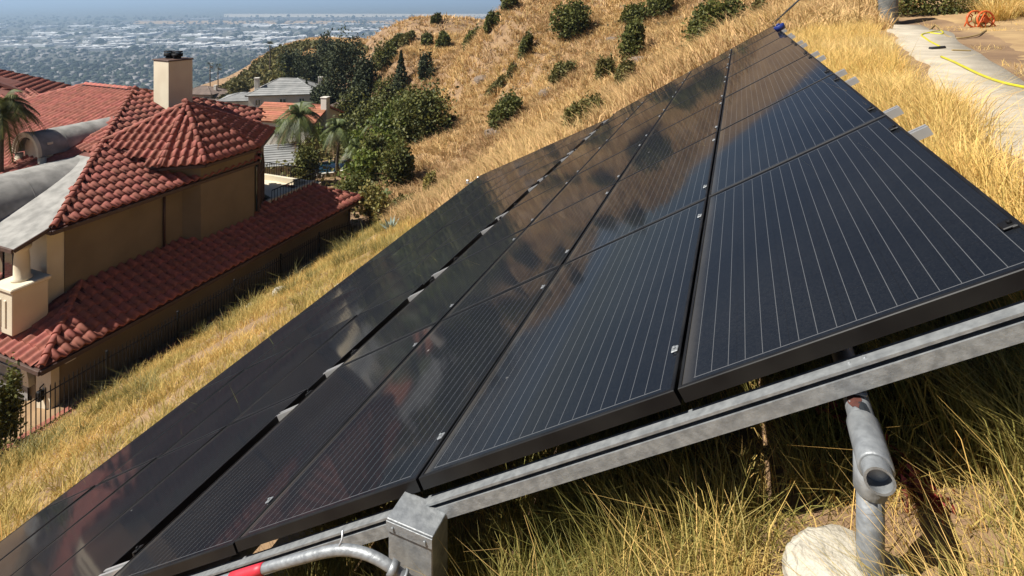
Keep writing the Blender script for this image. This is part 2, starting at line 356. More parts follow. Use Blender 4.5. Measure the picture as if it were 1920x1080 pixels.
rr = np.concatenate([[0.02], np.geomspace(.5, 1100, 300)])
a0 = math.pi / 2 + TH
fr_ = np.arange(-56, 56.01, .33); bk = np.arange(59, 301.1, 3.0)
ang = a0 + np.radians(np.concatenate([fr_, bk]))
GX = rr[:, None] * np.cos(ang)[None]; GY = rr[:, None] * np.sin(ang)[None]
GZ = gz(GX.ravel(), GY.ravel())
nr, na = GX.shape; ii, jj = np.meshgrid(np.arange(nr - 1), np.arange(na), indexing='ij'); j2 = (jj + 1) % na
Q = np.stack([ii * na + jj, (ii + 1) * na + jj, (ii + 1) * na + j2, ii * na + j2], -1).reshape(-1, 4)
tag(link(bpy.data.objects.new('hillside_ground', np_mesh('hillside_ground', np.stack([GX.ravel(), GY.ravel(), GZ], -1), QUAD=Q, m=M['soil'], smooth=True))),
    'dry brown hillside soil under golden grass', kind='structure')
VZ = -230.0
v = MB(); n = 96
v.add([(60000 * math.cos(2 * math.pi * k / n), 60000 * math.sin(2 * math.pi * k / n), VZ) for k in range(n)], [tuple(range(n))])
tag(v.build('valley_floor', M['valley']), 'hazy valley floor far below the hills', kind='structure')

# ------------------------------------------------------------------ solar array
def pl(s, y, off=0.0): return Vector((s * math.cos(TILT), y, -1 + s * math.sin(TILT) - off))
ORD = ['first', 'second', 'third', 'fourth', 'fifth', 'sixth', 'seventh', 'eighth', 'ninth', 'tenth', 'eleventh', 'twelfth', 'thirteenth', 'fourteenth', 'fifteenth']
PL, PW = 1.642, 0.985
def ring_frame():
    mb = MB(); a, b_, lip, h = PL / 2, PW / 2, .011, .040
    def q(x, y, z): return (x, y, z)
    # outer wall, top lip, inner step, bottom flange, with a small chamfer on the top outer edge
    loops = [[(a, b_, -h), (a, b_, -.002)], ]
    prof = [(0, -h), (0, -.002), (.002, 0), (lip, 0), (lip, -.0035)]
    n_ = len(prof); vs = []
    for (sx_, sy_) in ((-1, -1), (1, -1), (1, 1), (-1, 1)):
        for (i_, z) in prof: vs.append((sx_ * (a - i_), sy_ * (b_ - i_), z))
    fs = [(c * n_ + k, ((c + 1) % 4) * n_ + k, ((c + 1) % 4) * n_ + k + 1, c * n_ + k + 1) for c in range(4) for k in range(n_ - 1)]
    fl = [(0, -h), (.028, -h)]; mb.add(vs, fs)
    vs = []
    for (sx_, sy_) in ((-1, -1), (1, -1), (1, 1), (-1, 1)):
        for (i_, z) in fl: vs.append((sx_ * (a - i_), sy_ * (b_ - i_), z))
    mb.add(vs, [(c * 2, c * 2 + 1, ((c + 1) % 4) * 2 + 1, ((c + 1) % 4) * 2) for c in range(4)])
    return mb.mesh('panel_frame', M['black_frame'])
frame_me = ring_frame()
g = MB(); a, b_ = PL / 2 - .0105, PW / 2 - .0105; g.add([(-a, -b_, -.003), (a, -b_, -.003), (a, b_, -.003), (-a, b_, -.003)], [(0, 1, 2, 3)]); glass_me = g.mesh('glass', M['solar_glass'])
g = MB(); g.add([(-a, -b_, -.009), (a, -b_, -.009), (a, b_, -.009), (-a, b_, -.009)], [(3, 2, 1, 0)]); back_me = g.mesh('backsheet', M['backsheet'])
g = MB(); g.bbox((0, .36, -.022), (.13, .10, .024), .004); jb_me = g.mesh('junction_box', M['backsheet'])
rows = [(-.189 - .008 - 0 + .5 * 0, 0)]
row_c = [.784 - PW / 2 + .008, -.206 - PW / 2, -1.205 - PW / 2, -2.205 - PW / 2]
ROWNAMES = ['top row', 'second row from the top', 'third row from the top', 'fourth row, just above the dark gap', 'fifth row, just below the dark gap', 'sixth row from the top', 'seventh row, second from the bottom', 'bottom row']
for r in range(8):
    for k in range(7):
        y = 1.626 + 1.65 * (k + .5); sc = 1.0; tw = 0.0
        if r < 4: c = pl(row_c[r], y, 0)
        else:
            s_ = -3.53 - .963 * (r - 4 + .5); lift = .034 * (-3.5 - s_) / 4
            c = pl(s_, y, .05 - lift * (y - 3.2)); sc = .968; tw = math.atan(lift)
        p = empty('solar_panel', c); jit = Matrix.Rotation(random.gauss(0, .0022), 3, 'X') @ Matrix.Rotation(random.gauss(0, .0022), 3, 'Y')
        # local x along the row (world +Y), local y down the slope, local z out of the glass
        R3 = Matrix(((0, -math.cos(TILT), -math.sin(TILT)), (1, 0, 0), (0, -math.sin(TILT), math.cos(TILT))))
        R3 = R3 @ Matrix.Rotation(-tw, 3, 'Y') @ jit
        R3 = R3 @ Matrix.Rotation(.0085 * (y - 3.2) if r > 3 else 0, 3, 'X')
        p.rotation_euler = R3.to_euler(); p.scale = (1, sc, 1)
        tag(p, 'black solar panel, %s from the front in the %s' % (ORD[k], ROWNAMES[r]), 'solar panel', 'solar panels on the slope')
        for nm, me in (('frame', frame_me), ('glass', glass_me), ('backsheet', back_me), ('junction_box', jb_me)): link(bpy.data.objects.new(nm, me), p)

# rails down the slope, two under every panel, ends sticking out above and below the upper bank
RS = Matrix(((math.cos(TILT), 0, -math.sin(TILT)), (0, 1, 0), (math.sin(TILT), 0, math.cos(TILT))))   # x up the slope, y along the row, z out
def rail_mesh(length, wd=.045, ht=.04):
    mb = MB(); l = length / 2; t = .004
    prof = [(-wd / 2, -ht), (wd / 2, -ht), (wd / 2, 0), (.008, 0), (.008, -.012), (-.008, -.012), (-.008, 0), (-wd / 2, 0)]
    n_ = len(prof); vs = [(-l, y, z) for y, z in prof] + [(l, y, z) for y, z in prof]
    return mb.add(vs, [(i, (i + 1) % n_, n_ + (i + 1) % n_, n_ + i)[::-1] for i in range(n_)] + [tuple(range(n_)), tuple(range(2 * n_ - 1, n_ - 1, -1))])
rail_me = rail_mesh(4.46).mesh('rail_channel', M['aluminium'])
cl = MB(); cl.bbox((0, 0, .003), (.024, .03, .005), .002); cl.bbox((0, 0, -.02), (.010, .026, .045), .001); cl.tube([(0, 0, .005), (0, 0, .011)], .005, 6); clamp_me = cl.mesh('clamp', M['galvanized'])
ec = MB(); ec.bbox((0, 0, -.018), (.016, .044, .048), .002); ec.bbox((-.012, 0, .004), (.034, .04, .006), .002); ec.tube([(-.004, 0, .005), (-.004, 0, .015)], .007, 6); endclamp_me = ec.mesh('end_clamp', M['black_frame'])
rail_y = sorted([1.626 + 1.65 * k + d for k in range(8) for d in (-.27, .21)])[1:-1]
for k, y in enumerate(rail_y):
    o = empty('mounting_rail', pl((.915 - 3.56) / 2, y, .041 / math.cos(TILT) + .001)); o.rotation_euler = RS.to_euler()
    tag(o, 'aluminium mounting rail under the upper panels, %s from the front' % ORD[k], 'rail', 'rails under the upper panels')
    link(bpy.data.objects.new('channel', rail_me), o)
    mid = (.915 - 3.56) / 2
    for s_ in (-.199, -1.198, -2.198):
        c = link(bpy.data.objects.new('clamp', clamp_me), o); c.location = (s_ - mid, 0, .042)
    for s_, fl in ((.8, 1), (-3.205, -1)):
        c = link(bpy.data.objects.new('end_clamp', endclamp_me), o); c.location = (s_ - mid, 0, .042); c.scale = (fl, 1, 1)

# galvanized pipe frames under each bank: long pipes along the rows, posts in concrete
PX_, PZ_ = .275, -1.030
def pipe_frame(label, pipes, y0, y1, posts, zoff):
    o = empty('pipe_frame', (pipes[0][0], y0, pipes[0][1])); tag(o, label, 'frame')
    org = Vector(o.location)
    for i, (x, z) in enumerate(pipes):
        MB_ = MB(); seg = 18; ro, ri = .0302, .0250
        vs = []
        for yy, r_ in ((y0, ri), (y0, ro), (y1, ro), (y1, ri)):
            for q in range(seg): vs.append(Vector((x + r_ * math.cos(2 * math.pi * q / seg), yy, z + r_ * math.sin(2 * math.pi * q / seg))) - org)
        vs2 = []
        for q in range(seg): vs2.append(Vector((x + ri * math.cos(2 * math.pi * q / seg), y0 + .6, z + ri * math.sin(2 * math.pi * q / seg))) - org)
        fs = [(k * seg + q, k * seg + (q + 1) % seg, (k + 1) * seg + (q + 1) % seg, (k + 1) * seg + q) for k in range(3) for q in range(seg)]
        MB_.add(vs, fs, False); b0 = len(MB_.v); MB_.add(vs2, [], True)
        MB_.f += [(q, b0 + q, b0 + (q + 1) % seg, (q + 1) % seg) for q in range(seg)]; MB_.smooth += [True] * seg
        for q in range(len(MB_.smooth)):
            MB_.smooth[q] = True
        pp = MB_.build('pipe', M['galvanized'], o)
        md = pp.modifiers.new('edge', 'EDGE_SPLIT'); md.split_angle = rad(40)
        for yy in posts:
            zg = g1(x, yy) - .12
            P = MB(); P.tube([Vector((x, yy, zg)) - org, Vector((x, yy, z - .02)) - org], .028, 18); P.build('post', M['galvanized'], o)
            Tm = MB(); Tm.tube([Vector((x, yy - .062, z)) - org, Vector((x, yy - .058, z)) - org, Vector((x, yy + .075, z)) - org, Vector((x, yy + .079, z)) - org], [.0335, .0365, .0365, .0335], 18)
            Tm.tube([Vector((x, yy, z - .012)) - org, Vector((x, yy, z - .095)) - org, Vector((x, yy, z - .098)) - org], [.034, .034, .032], 18)
            Tm.bbox(Vector((x + .036, yy, z - .03)) - org, (.018, .02, .02), .004)
            Tm.build('tee_fitting', M['galvanized'], o)
    return o
frame1 = pipe_frame('galvanized pipe frame with open pipe end under the upper panels', [(PX_, PZ_), (-2.05, -1 + TT * -2.05 - .197)], 1.395, 13.0, [1.489, 5.0, 8.6, 12.2], 0)
frame2 = pipe_frame('galvanized pipe frame hidden under the lower panels', [(-3.6, -1 + TT * -3.6 - .17), (-5.7, -1 + TT * -5.7 - .17)], 1.75, 13.0, [1.9, 5.4, 8.9, 12.4], 0)
# paint marks on the near pipe, just inside the rail
for (yy, dx, mname, nm, rr_) in ((1.535, -.012, 'rust', 'rust_spot', .022), (1.508, .004, 'dark_paint', 'paint_spot', .020)):
    pm = MB(); cpts = []; nn = 14
    for q in range(nn):
        r_ = rr_ * (.7 + .5 * random.random()); a_ = 2 * math.pi * q / nn
        xx = dx + r_ * .8 * math.cos(a_); y2 = yy + .075 + r_ * 1.5 * math.sin(a_); aa = xx / .0306
        cpts.append((.0306 * math.sin(aa), y2 - 1.395, .0306 * math.cos(aa) + .0006))
    aa = dx / .0306; cpts.append((.0309 * math.sin(aa), yy + .075 - 1.395, .0309 * math.cos(aa) + .0008))
    pm.add(cpts, [(q, (q + 1) % nn, nn) for q in range(nn)]); pm.build(nm, M[mname], frame1)
# front strut: galvanized slotted channel under the near panel edge
st = empty('front_strut', pl(-.9, 1.632, .085)); st.rotation_euler = RS.to_euler(); tag(st, 'long galvanized slotted strut under the near edge of the panels', 'strut')
mb = MB(); l = 2.55; wd, ht, tk = .042, .058, .003
prof = [(-wd / 2, -ht), (wd / 2, -ht), (wd / 2, 0), (-wd / 2, 0), (-wd / 2, -.007), (wd / 2 - .006, -.007), (wd / 2 - .006, -.020), (-wd / 2, -.020)]
n_ = len(prof); segs = 2
vs = [(-l, y, z) for y, z in prof] + [(l - .1, y, z) for y, z in prof]
mb.add(vs, [(i, (i + 1) % n_, n_ + (i + 1) % n_, n_ + i)[::-1] for i in range(n_)] + [tuple(range(n_)), tuple(range(2 * n_ - 1, n_ - 1, -1))])
mb.build('channel', M['galvanized'], st)
for s_ in (.34, .30, -1.2):
    bo = MB(); bo.tube([(s_ + .9, 0, -.012), (s_ + .9, 0, .004)], .006, 6); bo.box((s_ + .9, 0, -.008), (.03, .022, .006)); bo.build('bolt', M['galvanized'], st)
# saddle between near pipe and strut
sd = MB(); sd.bbox((PX_ + .0, 1.64, PZ_ + .034), (.04, .03, .010), .003); sd.build('strut_saddle', M['galvanized'], st)
sd_o = st.children[-1]; sd_o.matrix_parent_inverse = (Matrix.Translation(st.location) @ RS.to_4x4()).inverted()

# concrete footing round the near post
def lumpy(center, size, seed, mname, name, sub=3, rough=.16, flat=.0):
    import bmesh
    bm = bmesh.new(); bmesh.ops.create_icosphere(bm, subdivisions=sub, radius=1)
    for vv in bm.verts:
        c_ = vv.co; q = np.array([c_.x, c_.y, c_.z]) * 1.7 + seed * 3.1
        k_ = 1 + rough * 2 * (float(vnoise(np.array([q[0] + q[2] * .7]), np.array([q[1] - q[2] * .6]), seed)[0]) - .5) + rough * .8 * (float(vnoise(np.array([q[0] * 3 + q[2] * 2]), np.array([q[1] * 3 - q[2] * 2.2]), seed + 5)[0]) - .5)
        vv.co = Vector((c_.x * size[0], c_.y * size[1], max(c_.z, -1) * size[2])) * k_
        if flat and vv.co.z > size[2] * flat: vv.co.z = size[2] * flat + (vv.co.z - size[2] * flat) * .15
    me = bpy.data.meshes.new(name); bm.to_mesh(me); bm.free(); me.materials.append(M[mname])
    o = bpy.data.objects.new(name, me); o.location = center; return link(o)
ft = lumpy((PX_ - .05, 1.50, -1.375), (.135, .095, .12), 4, 'footing_concrete', 'concrete_footing', 4, .17, .55)
tag(ft, 'rough broken concrete footing around the near galvanized post', 'footing')
# sheet-metal box folded over the strut and its conduit
bx0 = pl(-1.33, 1.545, .10)
wb = empty('wiring_box', bx0); tag(wb, 'galvanized sheet metal wiring box with a sloping lid at the strut', 'box')
wb.location = (-.98, 1.58, -2.05)
mb = MB(); mb.bbox((0, 0, .165), (.166, .102, .37), .004); mb.build('body', M['galvanized'], wb)
mb = MB(); mb.bbox((0, 0, .3525), (.172, .108, .008), .002); mb.build('lid', M['galvanized'], wb)
mb = MB(); mb.bbox((0, -.0565, .335), (.172, .004, .032), .001); mb.build('lid_flange', M['galvanized'], wb)
for s_ in (-1, 1):
    mb = MB(); mb.tube([(s_ * .06, -.058, .335), (s_ * .06, -.064, .335)], .005, 8); mb.build('screw', M['galvanized'], wb)
cd = empty('conduit', U(600, 1030, 1.80)); tag(cd, 'grey metal conduit with a red tape band bending into the wiring box', 'conduit')
pts = [U(*a) for a in [(250, 1140, 2.02), (380, 1101, 1.93), (480, 1070, 1.87), (560, 1048, 1.83), (610, 1035, 1.81), (650, 1031, 1.79), (690, 1040, 1.77), (725, 1058, 1.75), (760, 1084, 1.74), (775, 1100, 1.74)]]
def smooth_pts(P, n=6):
    P = [Vector(p) for p in P]; out = []
    for i in range(len(P) - 1):
        p0, p1, p2, p3 = P[max(i - 1, 0)], P[i], P[i + 1], P[min(i + 2, len(P) - 1)]
        for k in range(n):
            t = k / n; out.append(.5 * ((2 * p1) + (p2 - p0) * t + (2 * p0 - 5 * p1 + 4 * p2 - p3) * t * t + (3 * p1 - p0 - 3 * p2 + p3) * t ** 3))
    return out + [P[-1]]
sp_ = [p - Vector(cd.location) for p in smooth_pts(pts)]
mb = MB(); mb.tube(sp_, .0155, 14); mb.build('tube', M['galvanized'], cd)
mb = MB(); mb.tube(sp_[9:14], .0168, 14); mb.build('tape_band', M['red_tape'], cd)
mb = MB(); mb.tube(sp_[43:46], .022, 14); mb.tube(sp_[47:49], .021, 14); mb.build('coupling', M['galvanized'], cd)
mb = MB(); q = sp_[28]; mb.tube([q + Vector((0, -.005, .016)), q + Vector((.0, .012, .024)), q + Vector((-.004, .02, .045))], .0035, 6); mb.build('cable_tie', M['aluminium'], cd)

# ------------------------------------------------------------------ big tiled house below the slope
def k3(p): return Vector((p[0] * K, p[1] * K, p[2] * K))
hb = empty('tiled_house', (-36 * K, 26 * K, -19.8 * K)); HO = Vector(hb.location)
tag(hb, 'large cream stucco house with red barrel tile roofs below the slope', 'house')
def hpoly(pts): return [k3(p) - HO for p in pts]
def hprism(name, pts, z0, z1, m, parent=None):
    mb = MB(); mb.prism([((p[0] * K) - HO.x, (p[1] * K) - HO.y) for p in pts], z0 * K - HO.z, z1 * K - HO.z); return mb.build(name, M[m], parent or hb)
def ccw(pts):
    a = sum(pts[i][0] * pts[(i + 1) % len(pts)][1] - pts[(i + 1) % len(pts)][0] * pts[i][1] for i in range(len(pts))); return pts if a > 0 else pts[::-1]
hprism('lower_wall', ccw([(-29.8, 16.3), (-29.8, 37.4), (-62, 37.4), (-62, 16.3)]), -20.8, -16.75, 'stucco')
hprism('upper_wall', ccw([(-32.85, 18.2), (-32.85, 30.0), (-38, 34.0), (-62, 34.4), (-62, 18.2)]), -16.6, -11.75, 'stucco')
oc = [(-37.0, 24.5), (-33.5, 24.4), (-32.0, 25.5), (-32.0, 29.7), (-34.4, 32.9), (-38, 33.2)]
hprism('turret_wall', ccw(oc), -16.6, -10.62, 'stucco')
# roof decks and tiles
B_ = (-44, 29.2, -7.2); A_ = (-50.1, 29.3, -7.2); E0 = (-32, 17.2, -11.6)
Tp = (-35.8, 27.4, -7.4); ez = -10.48
Lp, p2, p3, p4, p5, p6 = (-38.3, 23.5, -9.35), (-33.3, 23.7, ez), (-31.3, 25.3, ez), (-31.3, 29.6, ez), (-34.3, 33.8, ez), (-41, 33.8, ez)
hipY = -32 - 12.0
planes = [
  ('A', [E0, (-32, 30, -11.6), (-37.5, 35.7, -9.58), B_], 0, 1),
  ('F', [(-62.3, 17.2, -11.6), E0, B_, A_], 0, 1),
  ('T1', [Lp, p2, Tp], 0, 1), ('T2', [p2, p3, Tp], 0, 1), ('T3', [p3, p4, Tp], 0, 1), ('T4', [p4, p5, Tp], 0, 1), ('T5', [p5, p6, Tp], 0, 1),
  ('LX', [(-29, 15.1, -16.6), (-29, 38.2, -16.6), (-31.9, 36.4, -15.64), (-32.85, 36.4, -15.32), (-32.85, 18.95, -15.32)], 0, 1),
  ('LN', [(-48, 15.1, -16.6), (-29, 15.1, -16.6), (-32.85, 18.95, -15.32), (-48, 18.95, -15.32)], 0, 1),
  ('LF', [(-29, 38.2, -16.6), (-36, 38.2, -16.6), (-36, 36.4, -16.0), (-31.9, 36.4, -15.64)], 0, 1),
]
TWD, TEX = .345, .45
def tile_mesh(m):
    mb = MB(); L_ = TEX * 1.14; n_ = 8; vs = []; up = []; th = .030
    prof = []
    for i in range(n_ + 1):
        t = i / n_; x = (t - .5) * TWD
        z = .095 * math.sin(math.pi * t / .66) if t < .66 else -.026 * math.sin(math.pi * (t - .66) / .34)
        prof.append((x, z))
    for (y, dz, sc) in ((-.02, .030, 1.0), (L_ - .02, -.004, 1.0)):
        for (x, z) in prof: vs.append((x * sc, y, z + dz + .012))
    k_ = n_ + 1
    for (x, z) in prof: vs.append((x, -.02, z + .030 + .012 - th - (.012 if z > .03 else 0)))
    fs = [(i, i + 1, k_ + i + 1, k_ + i) for i in range(n_)] + [(2 * k_ + i, 2 * k_ + i + 1, i + 1, i) for i in range(n_)]
    mb.add(vs, fs, False); mb.smooth = [True] * n_ + [False] * n_
    # small reveal under the nose so the course joint reads as a dark line
    return mb.mesh('roof_tile', m)
tile_me = tile_mesh(M['clay_tile'])
def inpoly(x, y, P):
    c = False; j = len(P) - 1
    for i in range(len(P)):
        if (P[i][1] > y) != (P[j][1] > y) and x < (P[j][0] - P[i][0]) * (y - P[i][1]) / (P[j][1] - P[i][1]) + P[i][0]: c = not c
        j = i
    return c
def tiles_on(poly, wd=TWD, ex=TEX):
    P = [Vector(p) for p in poly]; n_ = (P[1] - P[0]).cross(P[2] - P[0]).normalized()
    if n_.z < 0: n_ = -n_
    e_ = Vector((0, 0, 1)).cross(n_).normalized()
    k0 = min(range(len(P)), key=lambda i: P[i].z); P = P[k0:] + P[:k0]
    u_ = n_.cross(e_).normalized()
    if u_.z < 0: u_ = -u_
    ex_ = u_.cross(n_)
    F2 = [((p - P[0]).dot(ex_), (p - P[0]).dot(u_)) for p in P]
    a0_, a1_ = min(f[0] for f in F2), max(f[0] for f in F2); b1_ = max(f[1] for f in F2); out = []
    nx = max(1, round((a1_ - a0_) / wd)); w_ = (a1_ - a0_) / nx
    for j in range(int(b1_ / ex) + 1):
        for i in range(nx):
            cx_, cy_ = a0_ + (i + .5) * w_, j * ex
            if inpoly(cx_, cy_ + ex * .5, F2) and (inpoly(cx_ - w_ * .15, cy_ + ex * .6, F2) or inpoly(cx_ + w_ * .15, cy_ + ex * .6, F2)):
                Mx = Matrix.Identity(4)
                for r_ in range(3): Mx[r_][0] = ex_[r_] * w_ / wd; Mx[r_][1] = u_[r_]; Mx[r_][2] = n_[r_]
                jt = random.gauss(0, .006)
                Mx.translation = P[0] + ex_ * (cx_ + random.gauss(0, .004)) + u_ * (cy_ - .03 + jt) + n_ * (.004 + random.random() * .004); out.append(Mx)
    return out
upper_roof = None; roofs = {}; cand = []
for nm, poly, i_, j_ in planes:
    mb = MB(); mb.slab(hpoly(poly), .10); part = 'turret_roof' if nm[0] == 'T' else ('lower_roof' if nm[0] == 'L' else 'main_roof')
    o = mb.build(part, M['clay_deck'], hb); roofs[nm] = o
    for Mx in tiles_on(hpoly(poly)):
        if nm == 'F' and (Mx.translation.x + HO.x) > -38.6 * K and (Mx.translation.y + HO.y) < 21.8 * K: continue
        wp = np.array(Mx.translation + HO); x_, y_, d_ = px_of(wp)
        front = (Mx.to_3x3() @ Vector((0, 0, 1))).dot(-(Mx.translation + HO)) > 0
        vis = -20 < x_ < 720 and 120 < y_ < 720 and front
        if nm == 'F' and (x_ < 95 or wp[0] > -37 * K and y_ > 285): vis = False
        if nm == 'A' and wp[1] > 24.5 * K and y_ > 240: vis = False
        cand.append((d_ if vis else 1e4 + d_, nm, Mx))
cand.sort(key=lambda c: c[0])
def join_instances(name, me, mats, m, parent=None):
    nv = len(me.vertices); co = np.empty(nv * 3, np.float32); me.vertices.foreach_get('co', co); co = co.reshape(-1, 3)
    polys = [tuple(p.vertices) for p in me.polygons]
    V = np.concatenate([co @ np.array(Mx.to_3x3()).T + np.array(Mx.translation) for Mx in mats])
    quads = np.array([p for p in polys if len(p) == 4]); tris = np.array([p for p in polys if len(p) == 3])
    offs = (np.arange(len(mats)) * nv)[:, None, None]
    QQ = (quads[None] + offs).reshape(-1, 4) if len(quads) else None; TR = (tris[None] + offs).reshape(-1, 3) if len(tris) else None
    return link(bpy.data.objects.new(name, np_mesh(name, V, TRI=TR, QUAD=QQ, m=m, smooth=False)), parent)
for d_, nm, Mx in cand[:300]:
    o = link(bpy.data.objects.new('roof_tile', tile_me), roofs[nm]); o.matrix_local = Mx
rest = [c[2] for c in cand[300:]]
ro_ = join_instances('roof_tiles', tile_me, rest, M['clay_tile_field'], hb); tag(ro_, kind='stuff')
# hip and ridge caps
cap = MB(); n_ = 7; vs = []
for (y, r_, dz) in ((0, .118, .02), (.46, .098, -.012)):
    for i in range(n_ + 1):
        a_ = math.pi * i / n_; vs.append((r_ * math.cos(a_), y, r_ * .95 * math.sin(a_) + dz - .02))
k_ = n_ + 1
for i in range(n_ + 1):
    a_ = math.pi * i / n_; vs.append((.098 * math.cos(a_), 0, .09 * math.sin(a_) - .02))
cap.add(vs, [(i + 1, i, k_ + i, k_ + i + 1) for i in range(n_)] + [(i, i + 1, 2 * k_ + i + 1, 2 * k_ + i) for i in range(n_)]); cap.smooth = [True] * n_ + [False] * n_
cap_me = cap.mesh('ridge_tile', M['clay_tile'])
def caps(a, b, roof):
    a = k3(a) - HO; b = k3(b) - HO
    if a.z > b.z: a, b = b, a
    d = b - a; L_ = d.length; d.normalize(); sx_ = d.cross(Vector((0, 0, 1))).normalized(); u_ = sx_.cross(d); n_ = int(L_ / .40)
    for i in range(n_ + 1):
        Mx = Matrix.Identity(4)
        for r_ in range(3): Mx[r_][0] = sx_[r_]; Mx[r_][1] = d[r_]; Mx[r_][2] = u_[r_]
        Mx.translation = a + d * (i * .40) + u_ * .055
        if i * .4 + .3 < L_ + .2: o = link(bpy.data.objects.new('ridge_tile', cap_me), roofs[roof]); o.matrix_local = Mx
caps(E0, B_, 'A'); caps(Lp, (-36.6, 24.6, -9.72), 'A'); caps(B_, (-37.5, 35.7, -9.58), 'A'); caps((-62, 17.5, -11.5), A_, 'F'); caps(A_, B_, 'F')
for p_ in (Lp, p2, p3, p4, p5): caps(p_, Tp, 'T3')
caps((-29, 15.1, -16.6), (-32.85, 18.95, -15.32), 'LX'); caps((-29, 38.2, -16.6), (-31.9, 36.4, -15.64), 'LX')
# gutters and fascia
def hbar(name, a, b, wd, ht, m, parent=hb):
    a = k3(a) - HO; b = k3(b) - HO; d = (b - a); L_ = d.length; d.normalize(); s_ = Vector((0, 0, 1)).cross(d).normalized(); u_ = d.cross(s_)
    Mx = Matrix.Identity(4)
    for r_ in range(3): Mx[r_][0] = d[r_]; Mx[r_][1] = s_[r_]; Mx[r_][2] = u_[r_]
    Mx.translation = (a + b) / 2; mb = MB(); mb.bbox((0, 0, 0), (L_, wd, ht), .01, Mx); return mb.build(name, M[m], parent)
hbar('gutter', (-31.9, 17.1, -11.78), (-31.9, 30, -11.78), .10, .14, 'gutter'); hbar('gutter', (-31.9, 17.1, -11.78), (-34.2, 17.1, -11.78), .10, .14, 'gutter')
for a, b in ((p2, p3), (p3, p4), (p4, p5), (Lp, p2)):
    hbar('gutter', (a[0], a[1], ez - .16), (b[0], b[1], ez - .16), .10, .12, 'gutter')
hbar('gutter', (-28.95, 15.05, -16.78), (-28.95, 38.2, -16.78), .10, .14, 'gutter'); hbar('gutter', (-28.95, 15.05, -16.78), (-48, 15.05, -16.78), .10, .14, 'wood_trim')
# eave soffits
hprism('soffit', ccw([(-32.1, 17.3), (-32.1, 30), (-34, 30), (-34, 17.3)]), -11.98, -11.90, 'wood_trim')
hprism('soffit', ccw([(p[0] * .97 + -36 * .03, p[1] * .97 + 28 * .03) for p in (p2, p3, p4, p5, (-38, 33.5), (-38, 24.0))]), ez - .26, ez - .20, 'wood_trim')
hprism('soffit', ccw([(-29.1, 15.2), (-29.1, 38.1), (-30.2, 38.1), (-30.2, 15.2)]), -17.02, -16.94, 'wood_trim')
for (x, y, z0, z1) in ((-32.75, 23.6, -15.3, -11.9), (-29.7, 37.3, -20.4, -16.9)):
    mb = MB(); mb.tube([k3((x, y, z0)) - HO, k3((x, y, z1)) - HO], .05, 8); mb.build('downpipe', M['gutter'], hb)
# barrel vaults
def vault(x, y0, y1, zc, r, name='barrel_roof', front=True):
    n_ = 20; mb = MB(); vs = []; rk = r * K
    c = k3((x, 0, zc - r)) - HO
    for yy in (y0 * K - HO.y, y1 * K - HO.y):
        for rr2 in (rk, rk - .07):
            for i in range(n_ + 1):
                a_ = math.pi * i / n_; vs.append((c.x + rr2 * math.cos(a_), yy, c.z + rr2 * math.sin(a_)))
    k_ = n_ + 1
    fs = [(i, i + 1, 2 * k_ + i + 1, 2 * k_ + i) for i in range(n_)] + [(k_ + i + 1, k_ + i, 3 * k_ + i, 3 * k_ + i + 1) for i in range(n_)] + [(i + 1, i, k_ + i, k_ + i + 1) for i in range(n_)]
    mb.add(vs, fs, True); o = mb.build(name, M['membrane'], hb); md = o.modifiers.new('es', 'EDGE_SPLIT'); md.split_angle = rad(40)
    if front:
        t = MB(); vs = []
        prof = [(.06, -.06), (.06, .0), (-.02, -.06 - .03), (-.02, 0), ]
        for (dr, dy) in ((.05, -.07), (.05, .06), (-.16, .06), (-.16, -.03), (-.05, -.03), (-.05, -.07)):
            for i in range(n_ + 1):
                a_ = math.pi * i / n_; vs.append((c.x + (rk + dr) * math.cos(a_), y0 * K - HO.y + dy, c.z + (rk + dr) * math.sin(a_)))
        fs = [(j * k_ + i, j * k_ + i + 1, ((j + 1) % 6) * k_ + i + 1, ((j + 1) % 6) * k_ + i) for j in range(6) for i in range(n_)]
        t.add(vs, fs, False); t.build('arch_trim', M['stucco_light'], o)
        # seam ridges on the membrane
    for yy in np.arange(y0 + 1.6, y1, 1.7):
        sm = MB(); pts_ = [(c.x + (rk + .004) * math.cos(math.pi * i / n_), yy * K - HO.y, c.z + (rk + .004) * math.sin(math.pi * i / n_)) for i in range(n_ + 1)]
        sm.tube(pts_, .008, 5); sm.build('seam', M['membrane'], o)
    return o
v2 = vault(-41.0, 20.6, 27.0, -8.4, 1.35)
v1_ = vault(-38.0, 13.5, 22.6, -9.85, 2.35, front=True)
# arch posts, tympana and the portico below the near vault
hprism('tympanum', ccw([(-42.2, 21.1), (-39.8, 21.1), (-39.8, 21.4), (-42.2, 21.4)]), -10.6, -9.0, 'stucco_light')
for x in (-42.2, -39.8):
    mb = MB(); mb.tube([k3((x, 20.8, -12)) - HO, k3((x, 20.8, -9.8)) - HO], .14, 12); mb.build('arch_post', M['stucco_light'], hb)
skirt = MB(); skirt.slab(hpoly([(-38.2, 15.6, -12.05), (-32.15, 15.6, -12.05), (-32.15, 17.1, -11.54), (-36.9, 21.9, -9.80), (-38.2, 21.9, -9.80)]), .07)
skirt.build('flat_roof', M['membrane'], hb)
hbar('fascia', (-32.08, 15.6, -12.1), (-32.08, 17.1, -11.62), .06, .13, 'gutter'); hbar('fascia', (-32.1, 15.55, -12.1), (-40.4, 15.55, -12.1), .06, .13, 'wood_trim')
